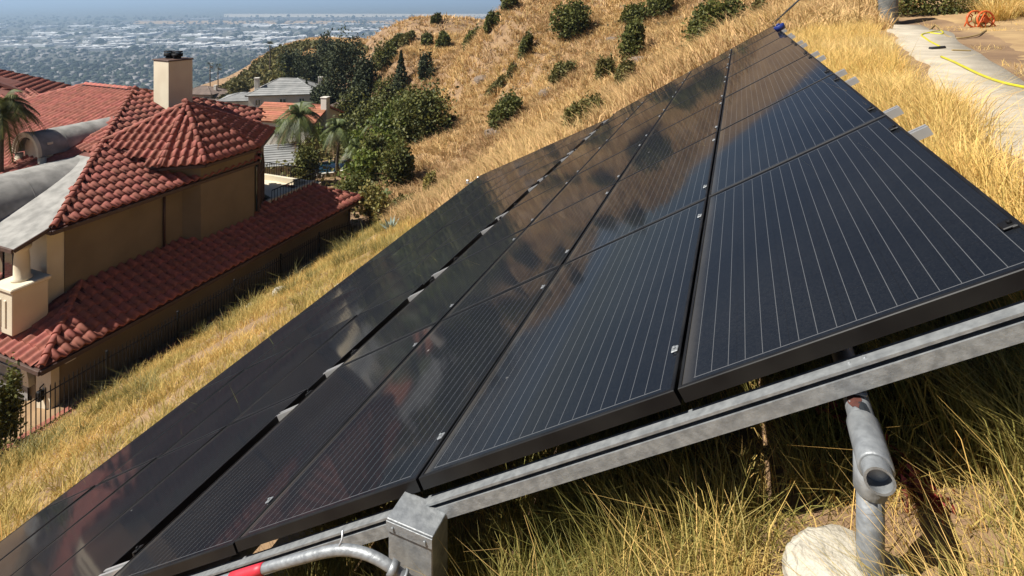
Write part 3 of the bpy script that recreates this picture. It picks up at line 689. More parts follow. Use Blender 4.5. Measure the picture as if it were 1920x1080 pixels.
# column on its pedestal
ped = MB(); c = k3((-32.75, 16.25, -15.05)) - HO; ped.bbox(c, (1.5 * K, 1.5 * K, 2.1 * K), .02); pedo = ped.build('pedestal', M['stucco_light'], hb)
mb = MB(); mb.bbox(c + Vector((0, 0, 1.1 * K)), (1.7 * K, 1.7 * K, .2 * K), .03); mb.build('pedestal_cap', M['stucco_light'], pedo)
for dx in (-.16, .12):
    mb = MB(); mb.bbox(c + Vector((dx, -.75 * K - .005, -.05)), (.13, .05, .85), .02); mb.build('raised_panel', M['stucco_light'], pedo)
colm = MB(); b0 = k3((-32.75, 16.25, -13.85)) - HO; t0 = k3((-32.75, 16.25, -12.15)) - HO
colm.tube([b0, b0 + Vector((0, 0, .06)), b0 + Vector((0, 0, .10)), b0 + Vector((0, 0, .6)), t0 - Vector((0, 0, .2)), t0 - Vector((0, 0, .12)), t0], [.27, .27, .215, .21, .185, .25, .26], 24, smooth=True); colm.build('column', M['stucco_light'], hb)
hprism('wing_wall', ccw([(-32.9, 17.4), (-32.9, 18.3), (-34.4, 18.3), (-34.4, 17.4)]), -16.2, -11.9, 'stucco_light')
# teal window behind the portico
wn = empty('window'); wn.parent = hb; wn.location = k3((-35.6, 17.6, -14)) - HO
for i in range(3):
    mb = MB(); mb.box((-.68 + i * .62, 0, 0), (.56, .03, 2.2)); mb.build('pane', M['dark_glass'], wn)
    mb = MB()
    for sx_ in (-1, 1): mb.bbox((-.68 + i * .62 + sx_ * .295, 0, 0), (.055, .08, 2.3), .01)
    mb.bbox((-.68 + i * .62, 0, 1.13), (.62, .07, .06), .01); mb.bbox((-.68 + i * .62, 0, -1.13), (.62, .07, .06), .01); mb.build('window_frame', M['black_iron'], wn)
# ornate balcony railing
br = empty('balcony_railing'); br.parent = hb; br.location = k3((-35.6, 15.7, -14.9)) - HO
mb = MB(); mb.bbox((0, 0, .52), (2.6, .10, .07), .015); mb.build('top_rail', M['stucco_light'], br); mb = MB(); mb.bbox((0, 0, -.5), (2.6, .16, .12), .015); mb.build('bottom_rail', M['stucco_light'], br)
for i in range(9):
    mb = MB(); cx_ = -1.15 + i * .288
    for sg in (-1, 1):
        pp = [(cx_ + sg * .12 * math.sin(t * 3.1) * (1 - .55 * t), 0, -.42 + .86 * t) for t in np.linspace(0, 1, 14)]; mb.tube(pp, .016, 5)
    pp = [(cx_ + .10 * math.cos(t) * (1 - t / 9), 0, .02 + .10 * math.sin(t) * (1 - t / 9)) for t in np.linspace(0, 7, 24)]; mb.tube(pp, .013, 5); mb.build('scroll', M['black_iron'], br)
# turret window
tw_ = empty('arched_window'); tw_.parent = hb; tw_.location = k3((-32.8, 30.9, -13.4)) - HO; tw_.rotation_euler = (0, 0, math.atan2(2.4, 3.2) * 0 + rad(-53.1))
hh = 3.9 * K; ww = 2.0 * K
ptsw = [(-ww / 2, -hh / 2)] + [(ww / 2, -hh / 2)] + [(ww / 2 * math.cos(a_), hh / 2 - ww / 2 + ww / 2 * math.sin(a_)) for a_ in np.linspace(0, math.pi, 12)]
mb = MB(); n_ = len(ptsw); mb.add([(x, -.02, z) for x, z in ptsw] + [(x, .10, z) for x, z in ptsw], [tuple(range(n_)), tuple(range(2 * n_ - 1, n_ - 1, -1))] + [(i, n_ + i, n_ + (i + 1) % n_, (i + 1) % n_) for i in range(n_)]); mb.build('pane', M['dark_glass'], tw_)
mb = MB(); mb.tube([(x, .10, z) for x, z in ptsw] + [(ptsw[0][0], .10, ptsw[0][1])], .05, 6, smooth=False); mb.build('window_frame', M['wood_trim'], tw_)
for x in (-.22, .22):
    mb = MB(); mb.bbox((x, .11, -.15), (.05, .05, hh - .45), .008); mb.build('mullion', M['wood_trim'], tw_)
mb = MB(); mb.bbox((0, .11, .35), (ww, .05, .05), .008); mb.build('transom', M['wood_trim'], tw_)
# chimney with two flue caps
ch = MB(); cc = k3((-45.0, 36.0, -5.7)) - HO
c0 = U(307, 150, 42.5 * K) - np.array(HO); cc = Vector((c0[0], c0[1], c0[2])); CRM = Matrix.Translation(cc + Vector((0, .5, 0))) @ Matrix.Rotation(rad(-6), 4, 'Z'); ch.bbox((0, 0, -.7), (1.3, 1.2, 3.3), .02, CRM); cho = ch.build('chimney', M['stucco_light'], hb)
mb = MB(); mb.bbox((0, 0, .985), (1.38, 1.28, .07), .02, CRM); mb.build('chimney_crown', M['wood_trim'], cho)
for dx in (-.28, .30):
    mb = MB(); q = cc + Vector((dx, .5, 1.02)); mb.tube([q, q + Vector((0, 0, .12))], .17, 14); mb.tube([q + Vector((0, 0, .12)), q + Vector((0, 0, .14)), q + Vector((0, 0, .27))], [.24, .25, .25], 14); mb.tube([q + Vector((0, 0, .32)), q + Vector((0, 0, .38))], [.25, .22], 14)
    for a_ in (0, 2.1, 4.2): mb.tube([q + Vector((.2 * math.cos(a_), .2 * math.sin(a_), .26)), q + Vector((.2 * math.cos(a_), .2 * math.sin(a_), .33))], .015, 5)
    mb.build('flue_cap', M['black_iron'], cho)
# terrace deck, parapet and railing at the far end
hprism('terrace_deck', ccw([(-32.9, 33.2), (-32.9, 37.3), (-42, 37.3), (-42, 34.4), (-36, 34.4)]), -16.2, -15.95, 'stucco_light')
hprism('parapet', ccw([(-32.6, 31.6), (-32.6, 36.6), (-32.9, 36.6), (-32.9, 31.6)]), -15.9, -15.15, 'stucco_light')
hprism('parapet', ccw([(-32.6, 37.0), (-32.6, 37.3), (-42, 37.3), (-42, 37.0)]), -16.0, -15.5, 'stucco_light')
tr = empty('terrace_railing'); tr.parent = hb; tr.location = k3((-37, 37.15, -15.3)) - HO
mb = MB(); mb.tube([(-3.2, 0, .55), (2.9, 0, .55)], .025, 6); mb.build('rail', M['black_iron'], tr)
mb = MB(); mb.tube([(2.9, 0, .55), (2.9, -3.4, .55)], .025, 6); mb.build('rail', M['black_iron'], tr)
bal = MB(); bal.tube([(0, 0, -.1), (0, 0, .55)], .014, 5); bal_me = bal.mesh('baluster', M['black_iron'])
for i in range(36):
    o = link(bpy.data.objects.new('baluster', bal_me), tr); o.location = (-3.2 + i * .174, 0, 0)
for i in range(19):
    o = link(bpy.data.objects.new('baluster', bal_me), tr); o.location = (2.9, -i * .185 - .1, 0)
# near end: arched portal with a grey door
por = empty('portal'); por.parent = hb; por.location = k3((-34.5, 16.2, -19.2)) - HO
n_ = 18; mb = MB(); vs = []; r0, r1 = 1.55, 1.85
for yy in (-.14, .03):
    for r_ in (r0, r1):
        for i in range(n_ + 1):
            a_ = math.pi * i / n_; vs.append((r_ * math.cos(a_), yy, .3 + r_ * .75 * math.sin(a_)))
k_ = n_ + 1
mb.add(vs, [(i, i + 1, k_ + i + 1, k_ + i) for i in range(n_)] + [(k_ + i, k_ + i + 1, 3 * k_ + i + 1, 3 * k_ + i) for i in range(n_)] + [(2 * k_ + i, 2 * k_ + i + 1, i + 1, i) for i in range(n_)]); mb.build('arch_surround', M['stucco_light'], por)
mb = MB(); pp = [(r0 * math.cos(math.pi * i / n_), .3 + r0 * .75 * math.sin(math.pi * i / n_)) for i in range(n_ + 1)] + [(-r0, -1.2), (r0, -1.2)]
mb.add([(x, -.02, z) for x, z in pp], [tuple(range(len(pp)))]); mb.build('door', M['membrane'], por)
for i in range(4):
    mb = MB(); mb.bbox((0, -.045, -.6 + i * .4), (2.6, .03, .03), .004); mb.build('door_batten', M['galvanized'], por)
hprism('pier', ccw([(-30.9, 15.9), (-29.75, 15.9), (-29.75, 16.25), (-30.9, 16.25)]), -20.8, -17.0, 'stucco_light')
ln = MB(); q = k3((-30.3, 15.75, -18.6)) - HO; ln.bbox(q, (.16, .16, .3), .02); ln.tube([q + Vector((0, 0, .15)), q + Vector((0, 0, .24)), q + Vector((0, .12, .30))], .02, 6); ln.build('wall_lantern', M['black_iron'], hb)
sc_ = MB(); q = k3((-29.75, 16.7, -17.35)) - HO; sc_.bbox(q, (.1, .3, .08), .01); sc_.build('flood_light', M['white_paint'], hb)

# second roof at the far left
hl = empty('side_wing_house', (-62 * K, 27 * K, -19.8 * K)); HO2 = Vector(hl.location); tag(hl, 'low dark red tiled roof wing behind the near palm, at the left border', 'house')
rp = [U(82, 184, 32.5), U(127, 160, 37), U(-60, 118, 37), U(-60, 134, 32.5)]
mb = MB(); P = [Vector(p) - HO2 for p in rp]
q0, q1, q2, q3 = P
mb.slab([q0, q1, q2, q3], .15); rfo = mb.build('roof', M['clay_deck'], hl)
t2 = tiles_on([q0, q1, q2, q3]); ro2 = join_instances('roof_tiles', tile_me, t2, M['clay_tile_field'], rfo); tag(ro2, kind='stuff')
lowp = [Vector(U(-60, 192, 30)) - HO2, Vector(U(88, 190, 31)) - HO2, Vector(U(60, 168, 33.5)) - HO2, Vector(U(-60, 146, 33)) - HO2]
mb = MB(); mb.slab(lowp, .12); lro = mb.build('lower_roof', M['clay_deck'], hl); tag(join_instances('roof_tiles', tile_me, tiles_on(lowp), M['clay_tile_field'], lro), kind='stuff')
mb = MB()
zmin = -19.8 * K - HO2.z - .3
for pp in ([q0, q1, q2, q3], lowp):
    cxm = sum((p for p in pp), Vector()) / 4
    sh = [cxm + (p - cxm) * .9 for p in pp]; n_ = 4
    zt = min(p.z for p in pp) - .12
    mb.prism(ccw([(p.x, p.y) for p in sh]), zmin, zt)
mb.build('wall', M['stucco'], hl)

# ------------------------------------------------------------------ iron fence at the foot of the slope
fn = empty('iron_fence', (-28 * K, 25 * K, -18.8 * K)); FO = Vector(fn.location); tag(fn, 'black iron picket fence along the foot of the slope', 'fence')
fx = -28 * K
def ftop(y):  # y in metres
    yy = y / K; return (-17.08 if yy < 33 else -17.08 - (yy - 33) * .16) * K
pk = MB(); pk.box((0, 0, -.55), (.022, .022, 1.16)); pk.add([(-.012, -.012, .03), (.012, -.012, .03), (.012, .012, .03), (-.012, .012, .03), (0, 0, .10)], [(0, 1, 4), (1, 2, 4), (2, 3, 4), (3, 0, 4)]); pk_me = pk.mesh('picket', M['black_iron'])
po = MB(); po.box((0, 0, -.62), (.06, .06, 1.44)); po.bbox((0, 0, .13), (.075, .075, .05), .012); po_me = po.mesh('fence_post', M['black_iron'])
ys = np.arange(11.5 * K, 46.6 * K, .118)
for i, y in enumerate(ys):
    o = link(bpy.data.objects.new('fence_post' if i % 20 == 12 else 'picket', po_me if i % 20 == 12 else pk_me), fn); o.location = Vector((fx, y, ftop(y))) - FO
for dz in (-.10, -1.0):
    for y0, y1 in ((11.4 * K, 33 * K), (33 * K, 46.7 * K)):
        mb = MB(); mb.box((0, 0, 0), (.028, 1, .035)); 
        a = Vector((fx, y0, ftop(y0) + dz)) - FO; b = Vector((fx, y1, ftop(y1 - .01) + dz)) - FO
        mb = MB(); mb.tube([a, b], .021, 4, smooth=False); mb.build('rail', M['black_iron'], fn)
kb = MB(); pts_ = [(-28.3, 8), (-27.9, 8), (-27.9, 34), (-28.3, 34)]
kb.prism(ccw([(p[0] * K, p[1] * K) for p in pts_]), -20.2 * K, -18.72 * K); kbo = kb.build('fence_kerb', M['footing_concrete']); tag(kbo, 'low concrete kerb under the iron fence', 'kerb')
mb = MB(); mb.bbox((-28.1 * K, 18 * K, -18.70 * K), (.42, 20 * K, .05), .01); mb.build('coping', M['clay_tile_field'], kbo)

# ------------------------------------------------------------------ grass (nobody could count it)
def blades(name, P, nb, h, hs, r, lean, wd, m, label, droop=.25, dirs=None, hmax=9.0, lmax=.95):
    """tufts of tapering bent blades at P: nb blades each, height h +- hs, tuft radius r"""
    P = np.asarray(P); N_ = len(P); nb_ = np.asarray(nb) if np.ndim(nb) else np.full(N_, nb)
    ti = np.repeat(np.arange(N_), nb_); B = P[ti].copy(); n_ = len(B)
    sc_ = np.repeat(np.clip(rng.normal(1, .28, N_), .45, 1.7), nb_)
    az = rng.uniform(0, 2 * np.pi, n_); rad_ = np.sqrt(rng.random(n_)) * r * sc_
    B[:, 0] += rad_ * np.cos(az); B[:, 1] += rad_ * np.sin(az)
    B[:, 2] -= .02
    H = np.minimum(np.clip(rng.normal(h, hs, n_), h * .25, h * 1.9) * sc_, hmax)
    az2 = az + rng.normal(0, .9, n_); ln = np.abs(rng.normal(lean, lean * .5, n_)) * (.45 + .8 * rad_ / (r * sc_ + 1e-6))
    ln = np.minimum(ln, lmax); tl = np.repeat(rng.normal(0, .18, (N_, 2)), nb_, 0)
    D = np.stack([np.cos(az2) * ln + tl[:, 0], np.sin(az2) * ln + tl[:, 1]], -1)
    if dirs is not None: D += np.array(dirs)
    fa = rng.uniform(0, np.pi, n_); W = np.stack([np.cos(fa), np.sin(fa), np.zeros(n_)], -1) * (wd * rng.uniform(.6, 1.3, n_))[:, None] * .5
    mid = B.copy(); mid[:, :2] += D * H[:, None] * .42; mid[:, 2] += H * .60
    tip = B.copy(); tip[:, :2] += D * H[:, None] * (1.0 + droop); tip[:, 2] += H * (1 - droop * rng.random(n_) * np.clip(ln * 1.5, 0, 1.2))
    V = np.stack([B - W, B + W, mid - W * .75, mid + W * .75, tip], 1).reshape(-1, 3)
    o = (np.arange(n_) * 5)[:, None]
    T = np.concatenate([o + np.array([[0, 1, 3]]), o + np.array([[0, 3, 2]]), o + np.array([[2, 3, 4]])])
    ob = link(bpy.data.objects.new(name, np_mesh(name, V, TRI=T, m=m))); tag(ob, label, 'grass', kind='stuff'); return ob
def scatter(n, x0, x1, y0, y1, keep):
    x = rng.uniform(x0, x1, n); y = rng.uniform(y0, y1, n); k = keep(x, y); x, y = x[k], y[k]; return np.stack([x, y, gz(x, y)], -1)
def path_l(y): return np.interp(y, [-8, 3, 5, 7.4, 12, 20.5], [1.2, 1.38, 1.60, 2.0, 2.75, 4.0])
def path_r(y): return np.interp(y, [-8, 3, 5, 7.4, 12, 20.5], [2.3, 2.4, 2.5, 2.75, 3.75, 5.3])
# bunch grass between array and path
edge = lambda y: np.where(y < 13.3, .86, -.2)
P = scatter(5200, .2, 4.5, 1.9, 24, lambda x, y: (x > edge(y)) & (x < path_l(y) - .22 - .25 * (vnoise(x * .0 + y * 1.1, y * 0 + 3.3, 9) - .4)) & (rng.random(len(x)) < .55 + .45 * (y < 9)))
blades('golden_grass', P, 46, .235, .06, .085, .5, .0050, M['golden_grass'], 'tall golden bunch grass between the panels and the concrete path')
P = scatter(300, .95, 1.6, 2.6, 6.4, lambda x, y: (x > .95) & (x < path_l(y) - .15))
blades('golden_grass', P, 50, .27, .06, .09, .55, .0042, M['golden_grass'], 'loose golden grass stems leaning over the near edge of the path')
# grass under and in front of the near panel edge
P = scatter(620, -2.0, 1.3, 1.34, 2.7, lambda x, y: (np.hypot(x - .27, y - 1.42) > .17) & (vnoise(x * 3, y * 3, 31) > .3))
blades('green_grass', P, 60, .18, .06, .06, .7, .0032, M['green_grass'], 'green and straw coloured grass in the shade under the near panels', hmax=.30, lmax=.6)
P = scatter(120, -1.3, 1.1, 1.42, 2.1, lambda x, y: np.hypot(x - .27, y - 1.40) > .17)
blades('straw_stems', P, 7, .24, .07, .06, .8, .0026, M['golden_grass'], 'long dry straw stems arching in front of the pipe frame', droop=.35, hmax=.30, lmax=.6)
P = scatter(2600, -1.6, 1.6, .95, 2.3, lambda x, y: np.hypot(x - .25, y - 1.48) > .12)
blades('dry_litter', P, 12, .05, .02, .06, 1.5, .0035, M['slope_grass'], 'flattened dry grass litter on the ground by the footing', droop=.6, hmax=.1)
P = scatter(150, .32, 1.3, 1.0, 1.62, lambda x, y: (np.hypot(x - .27, y - 1.48) > .14) & (vnoise(x * 4, y * 4, 33) > .25))
blades('sunny_grass', P, 46, .12, .05, .05, .8, .0030, M['green_grass'], 'short green and straw grass in the sun right of the near post', hmax=.22, lmax=.8)
P = np.array([[.56, 1.86, 0], [.66, 1.98, 0], [.80, 1.80, 0], [.70, 1.70, 0], [.92, 1.72, 0]]); P = np.repeat(P, 3, 0) + rng.normal(0, .03, (15, 3)); P[:, 2] = gz(P[:, 0], P[:, 1])
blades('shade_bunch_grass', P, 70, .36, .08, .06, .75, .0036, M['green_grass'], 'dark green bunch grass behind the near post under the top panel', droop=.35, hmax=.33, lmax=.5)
P = np.array([[.50, 1.30, 0], [.62, 1.36, 0], [.72, 1.28, 0], [.58, 1.20, 0], [.84, 1.36, 0], [.95, 1.28, 0], [.40, 1.22, 0], [.46, 1.12, 0], [.76, 1.14, 0], [1.06, 1.4, 0], [-.05, 1.40, 0], [.02, 1.55, 0]]); P = np.repeat(P, 4, 0) + rng.normal(0, .04, (48, 3)); P[:, 2] = gz(P[:, 0], P[:, 1])
blades('straw_clump', P, 60, .16, .05, .05, .9, .0032, M['slope_grass'], 'pale straw clump in the sun right of the post', droop=.5, hmax=.26)
P = scatter(2600, -9.5, .8, 3.0, 14, lambda x, y: rng.random(len(x)) < .5)
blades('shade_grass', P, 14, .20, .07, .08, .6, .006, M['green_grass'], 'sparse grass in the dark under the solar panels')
# slope between array and fence
sl_keep = lambda x, y: (x < -6.6 + .0 * y) & (x > -17.95 - .2 * (y > 20))
P = scatter(9500, -18.1, -6.4, 1.5, 33, lambda x, y: sl_keep(x, y) & (vnoise(x * .9, y * .9, 21) > .22))
blades('slope_grass', P, 26, .15, .05, .16, .7, .012, M['slope_grass'], 'dry yellow grass on the slope between the panels and the fence')
P = scatter(260, -18.0, -9, 6, 32, lambda x, y: sl_keep(x, y) & (vnoise(x * .35, y * .35, 5) > .6))
blades('bunch_grass', P, 120, .36, .10, .24, .8, .012, M['leaf_olive'], 'big green and yellow bunch grass clumps on the slope above the fence', droop=.4)
# hillside tussocks
def hill_keep(x, y):
    px, py, d = px_of(np.stack([x, y, gz(x, y)], -1))
    ok = (d > 14) & (px > 380) & (px < 1720) & (py > -40) & (py < 420)
    # bare of tussocks in the wooded ravine
    rav = (px < 720) & (py > 95 + 0 * px) & (px + 1.2 * (py - 100) < 900) & (py > 150)
    wood = (px < 860) & (py > 150) & (py > 370 - (px - 700) * 1.05)
    return ok & ~((px < np.interp(py, [0, 100, 150, 200, 260, 300, 350, 400], [380, 430, 640, 800, 760, 752, 715, 690])) & (py > 118)) & ((y > 14.2) | (x < -6.5) | (x > .8)) & ~((x > path_l(y) - .1) & (y < 24))
def hill_pts(n, dmin, dmax, a_lo, a_hi):
    a_ = rng.uniform(math.radians(a_lo), math.radians(a_hi), n); d_ = np.sqrt(rng.uniform(dmin ** 2, dmax ** 2, n))
    x = d_ * np.cos(a_); y = d_ * np.sin(a_); k = hill_keep(x, y); x, y = x[k], y[k]; return np.stack([x, y, gz(x, y)], -1)
for dmin, dmax, n_, nbl, hh_, rr_, ww_ in ((14, 34, 5200, 34, .36, .24, .026), (34, 60, 9000, 28, .46, .34, .05), (60, 100, 15000, 18, .52, .42, .09), (100, 215, 20000, 9, .6, .55, .16)):
    P = hill_pts(n_, dmin, dmax, 62, 140)
    if len(P): blades('hill_grass', P, nbl, hh_, .12, rr_, .62, ww_, M['hill_grass'], 'golden tussock grass covering the hillside, %d to %d metres away' % (dmin, dmax), droop=.35, dirs=(-.12, 0))

# ------------------------------------------------------------------ shrubs and trees
def leafmesh(name, C, size, m, up=.0, elong=1.5):
    C = np.asarray(C); n_ = len(C); d1 = rng.normal(size=(n_, 3)); d1[:, 2] += up; d1 /= np.linalg.norm(d1, axis=1)[:, None]
    d2 = np.cross(d1, rng.normal(size=(n_, 3))); d2 /= np.linalg.norm(d2, axis=1)[:, None]
    s_ = (np.asarray(size) * rng.uniform(.55, 1.35, n_))[:, None]
    V = np.stack([C - d1 * s_ * .5 * elong, C + d2 * s_ * .42, C + d1 * s_ * .5 * elong, C - d2 * s_ * .42], 1).reshape(-1, 3)
    return np_mesh(name, V, QUAD=(np.arange(n_) * 4)[:, None] + np.arange(4)[None], m=m)
def crown_pts(n, W_, D_, H_, lobes, seed, hollow=.55, flat_bottom=.25):
    """leaf positions on and inside uneven lobes filling a W x D x H crown whose base sits at z=0"""
    r_ = np.random.default_rng(seed); L_ = []
    for i in range(lobes):
        a_ = r_.uniform(0, 2 * np.pi); q = np.sqrt(r_.random()) * .62
        L_.append((q * np.cos(a_), q * np.sin(a_), r_.uniform(.32, .78) - .25 * q, r_.uniform(.26, .46)))
    L_ = np.array(L_); li = r_.integers(0, lobes, n); v = r_.normal(size=(n, 3)); v /= np.linalg.norm(v, axis=1)[:, None]
    rr2 = np.clip(r_.normal(.92, .16, n), hollow * .4, 1.2) * (1 + .25 * (r_.random(n) < .06))
    bump = 1 + .28 * np.sin(v[:, 0] * 7 + li) * np.sin(v[:, 1] * 6 + li * 2) + .12 * np.sin(v[:, 2] * 13 + li)
    p = L_[li, :3] + v * (L_[li, 3] * rr2 * bump)[:, None]
    p[:, 2] = np.where(p[:, 2] < .04, np.abs(p[:, 2]) * .4 + r_.random(n) * .08, p[:, 2])
    return p * np.array([W_ / 2 / .95, D_ / 2 / .95, H_ / 1.02])
def tree(name, label, cat, px, pyb, pyt, wpx, d, leaf, seed, n=2600, lobes=9, trunk=.25, leafpx=4.0, depth=1.0, group=None, base=None):
    """a crown wpx pixels wide reaching pixel row pyt, standing on the ground seen at px,pyb about d metres away"""
    if base is None: p, d = place(px, pyb, d)
    else: p = base
    H_ = max((pyb - pyt) * d / F_PX, .4); W_ = wpx * d / F_PX
    o = empty(name, p - np.array([0, 0, .05])); tag(o, label, cat, group)
    hb_ = H_ * trunk; C = crown_pts(n, W_, W_ * depth, H_ - hb_, lobes, seed); C[:, 2] += hb_
    if name == 'hill_shrub': C[:, 2] = C[:, 2] * .98 + .6 * (gz(C[:, 0] + p[0], C[:, 1] + p[1]) - g1(p[0], p[1]))
    link(bpy.data.objects.new('crown', leafmesh('crown', C, leafpx * d / F_PX, M[leaf])), o)
    mb = MB(); tr_ = max(.03, W_ * .035); top = hb_ + (H_ - hb_) * .55
    mb.tube([(0, 0, -.3), (W_ * .01, 0, hb_ * .6), (W_ * .03, W_ * .01, top)], [tr_ * 1.25, tr_, tr_ * .35], 7)
    r_ = random.Random(seed)
    for i in range(6):
        a_ = r_.uniform(0, 6.28); z0 = hb_ * .5 + (top - hb_ * .5) * r_.uniform(.1, .7); l_ = W_ * r_.uniform(.2, .38)
        mb.tube([(0, 0, z0), (l_ * .5 * math.cos(a_), l_ * .5 * math.sin(a_), z0 + l_ * .35), (l_ * math.cos(a_), l_ * math.sin(a_), z0 + l_ * .8)], [tr_ * .55, tr_ * .35, tr_ * .12], 5)
    mb.build('trunk', M['bark'], o); return o
sd_ = 100
HS = [  # hillside shrubs: px, base, top, width, depth, leaf, label
 (817, 43, 27, 18, 104, 'leaf_oak', 'round dark shrub alone on the crest of the far spur'),
 (830, 90, 61, 29, 90, 'leaf_oak', 'round dark green shrub below the far crest, right of a pair'),
 (799, 88, 65, 22, 90, 'leaf_oak', 'round dark green shrub below the far crest, left of a pair'),
 (885, 86, 58, 34, 84, 'leaf_oak', 'dark shrub leaning up the slope under the near skyline'),
 (925, 52, 18, 30, 72, 'leaf_oak', 'dark scrub on the skyline where the near hill meets the valley'),
 (958, 20, -14, 34, 72, 'leaf_oak', 'dark scrub highest on the skyline at the top border'),
 (768, 82, 62, 30, 92, 'leaf_shrub', 'brownish scrub on the far spur left of the two round shrubs'),
 (740, 92, 70, 40, 94, 'leaf_oak', 'low dark scrub patch on the far spur above the trees'),
 (1065, 66, 8, 66, 60, 'leaf_oak', 'large dark green shrub high on the hill near the top border'),
 (985, 104, 64, 26, 57, 'leaf_oak', 'narrow dark shrub in a crease high on the hill'),
 (1052, 150, 112, 52, 46, 'leaf_shrub', 'dull brown shrub leaning along the middle of the hill'),
 (960, 143, 122, 20, 56, 'leaf_shrub', 'small olive shrub on the middle of the hill'),
 (935, 168, 150, 34, 54, 'leaf_shrub', 'low olive shrub just left of the small one mid hill'),
 (953, 232, 184, 66, 47, 'leaf_oak', 'long low green shrub crossing the lower hill'),
 (1097, 240, 182, 72, 32, 'leaf_shrub', 'bushy green shrub behind the far corner of the lower panels'),
 (1184, 112, 46, 62, 42, 'leaf_oak', 'tall dark green shrub on the hill above the panels'),
 (1134, 146, 106, 36, 42, 'leaf_shrub', 'small olive shrub left under the tall dark one'),
 (1170, 162, 116, 42, 40, 'leaf_shrub', 'olive shrub right under the tall dark one'),
 (1342, 78, -6, 96, 33, 'leaf_oak', 'biggest dark shrub on the hill beyond the top panels'),
 (1188, 42, 8, 50, 56, 'leaf_oak', 'dark shrub at the top border left of the biggest one'),
 (1238, 30, -14, 56, 55, 'leaf_oak', 'dark shrub cut by the top border beside the biggest one'),
 (846, 238, 216, 20, 58, 'leaf_shrub', 'tiny shrub at the edge of the wooded ravine'),
 (820, 254, 240, 22, 58, 'leaf_shrub', 'second tiny shrub below it at the edge of the ravine'),
 (805, 366, 314, 28, 40, 'leaf_olive', 'upright olive shrub on the slope above the end of the fence'),
 (765, 402, 364, 86, 36, 'leaf_shrub', 'broad dark shrub hanging over the far end of the fence'),
 (1420, 30, 2, 26, 34, 'leaf_shrub', 'small brown shrub at the top border right of the biggest shrub'),
]
for i, (px, pb, ptp, wp_, d, lf, lab) in enumerate(HS):
    tree('hill_shrub', lab, 'shrub', px, pb, ptp - 2, wp_ * 1.15, d, lf, 200 + i, n=int(1500 + wp_ * 60), lobes=6 + i % 5, trunk=.04, leafpx=2.6 + wp_ / 40, group='shrubs on the dry hill')
CS = []
for P0 in hill_pts(900, 24, 115, 62, 135):
    if vnoise(P0[None, 0] * .06, P0[None, 1] * .06, 71)[0] < .42: continue
    k_ = rng.integers(14, 46); r0 = rng.uniform(.18, .55); q = rng.normal(size=(k_, 3)) * np.array([r0, r0, r0 * .5]); q[:, 2] = np.abs(q[:, 2]); CS.append(P0 + q)
CS = np.concatenate(CS); o = link(bpy.data.objects.new('hill_scrub', leafmesh('hill_scrub', CS, .17, M['leaf_olive']))); o.data.materials[0] = M['scrub_dry']
tag(o, 'low dry olive and brown scrub dotted through the hillside grass', 'scrub', kind='stuff')
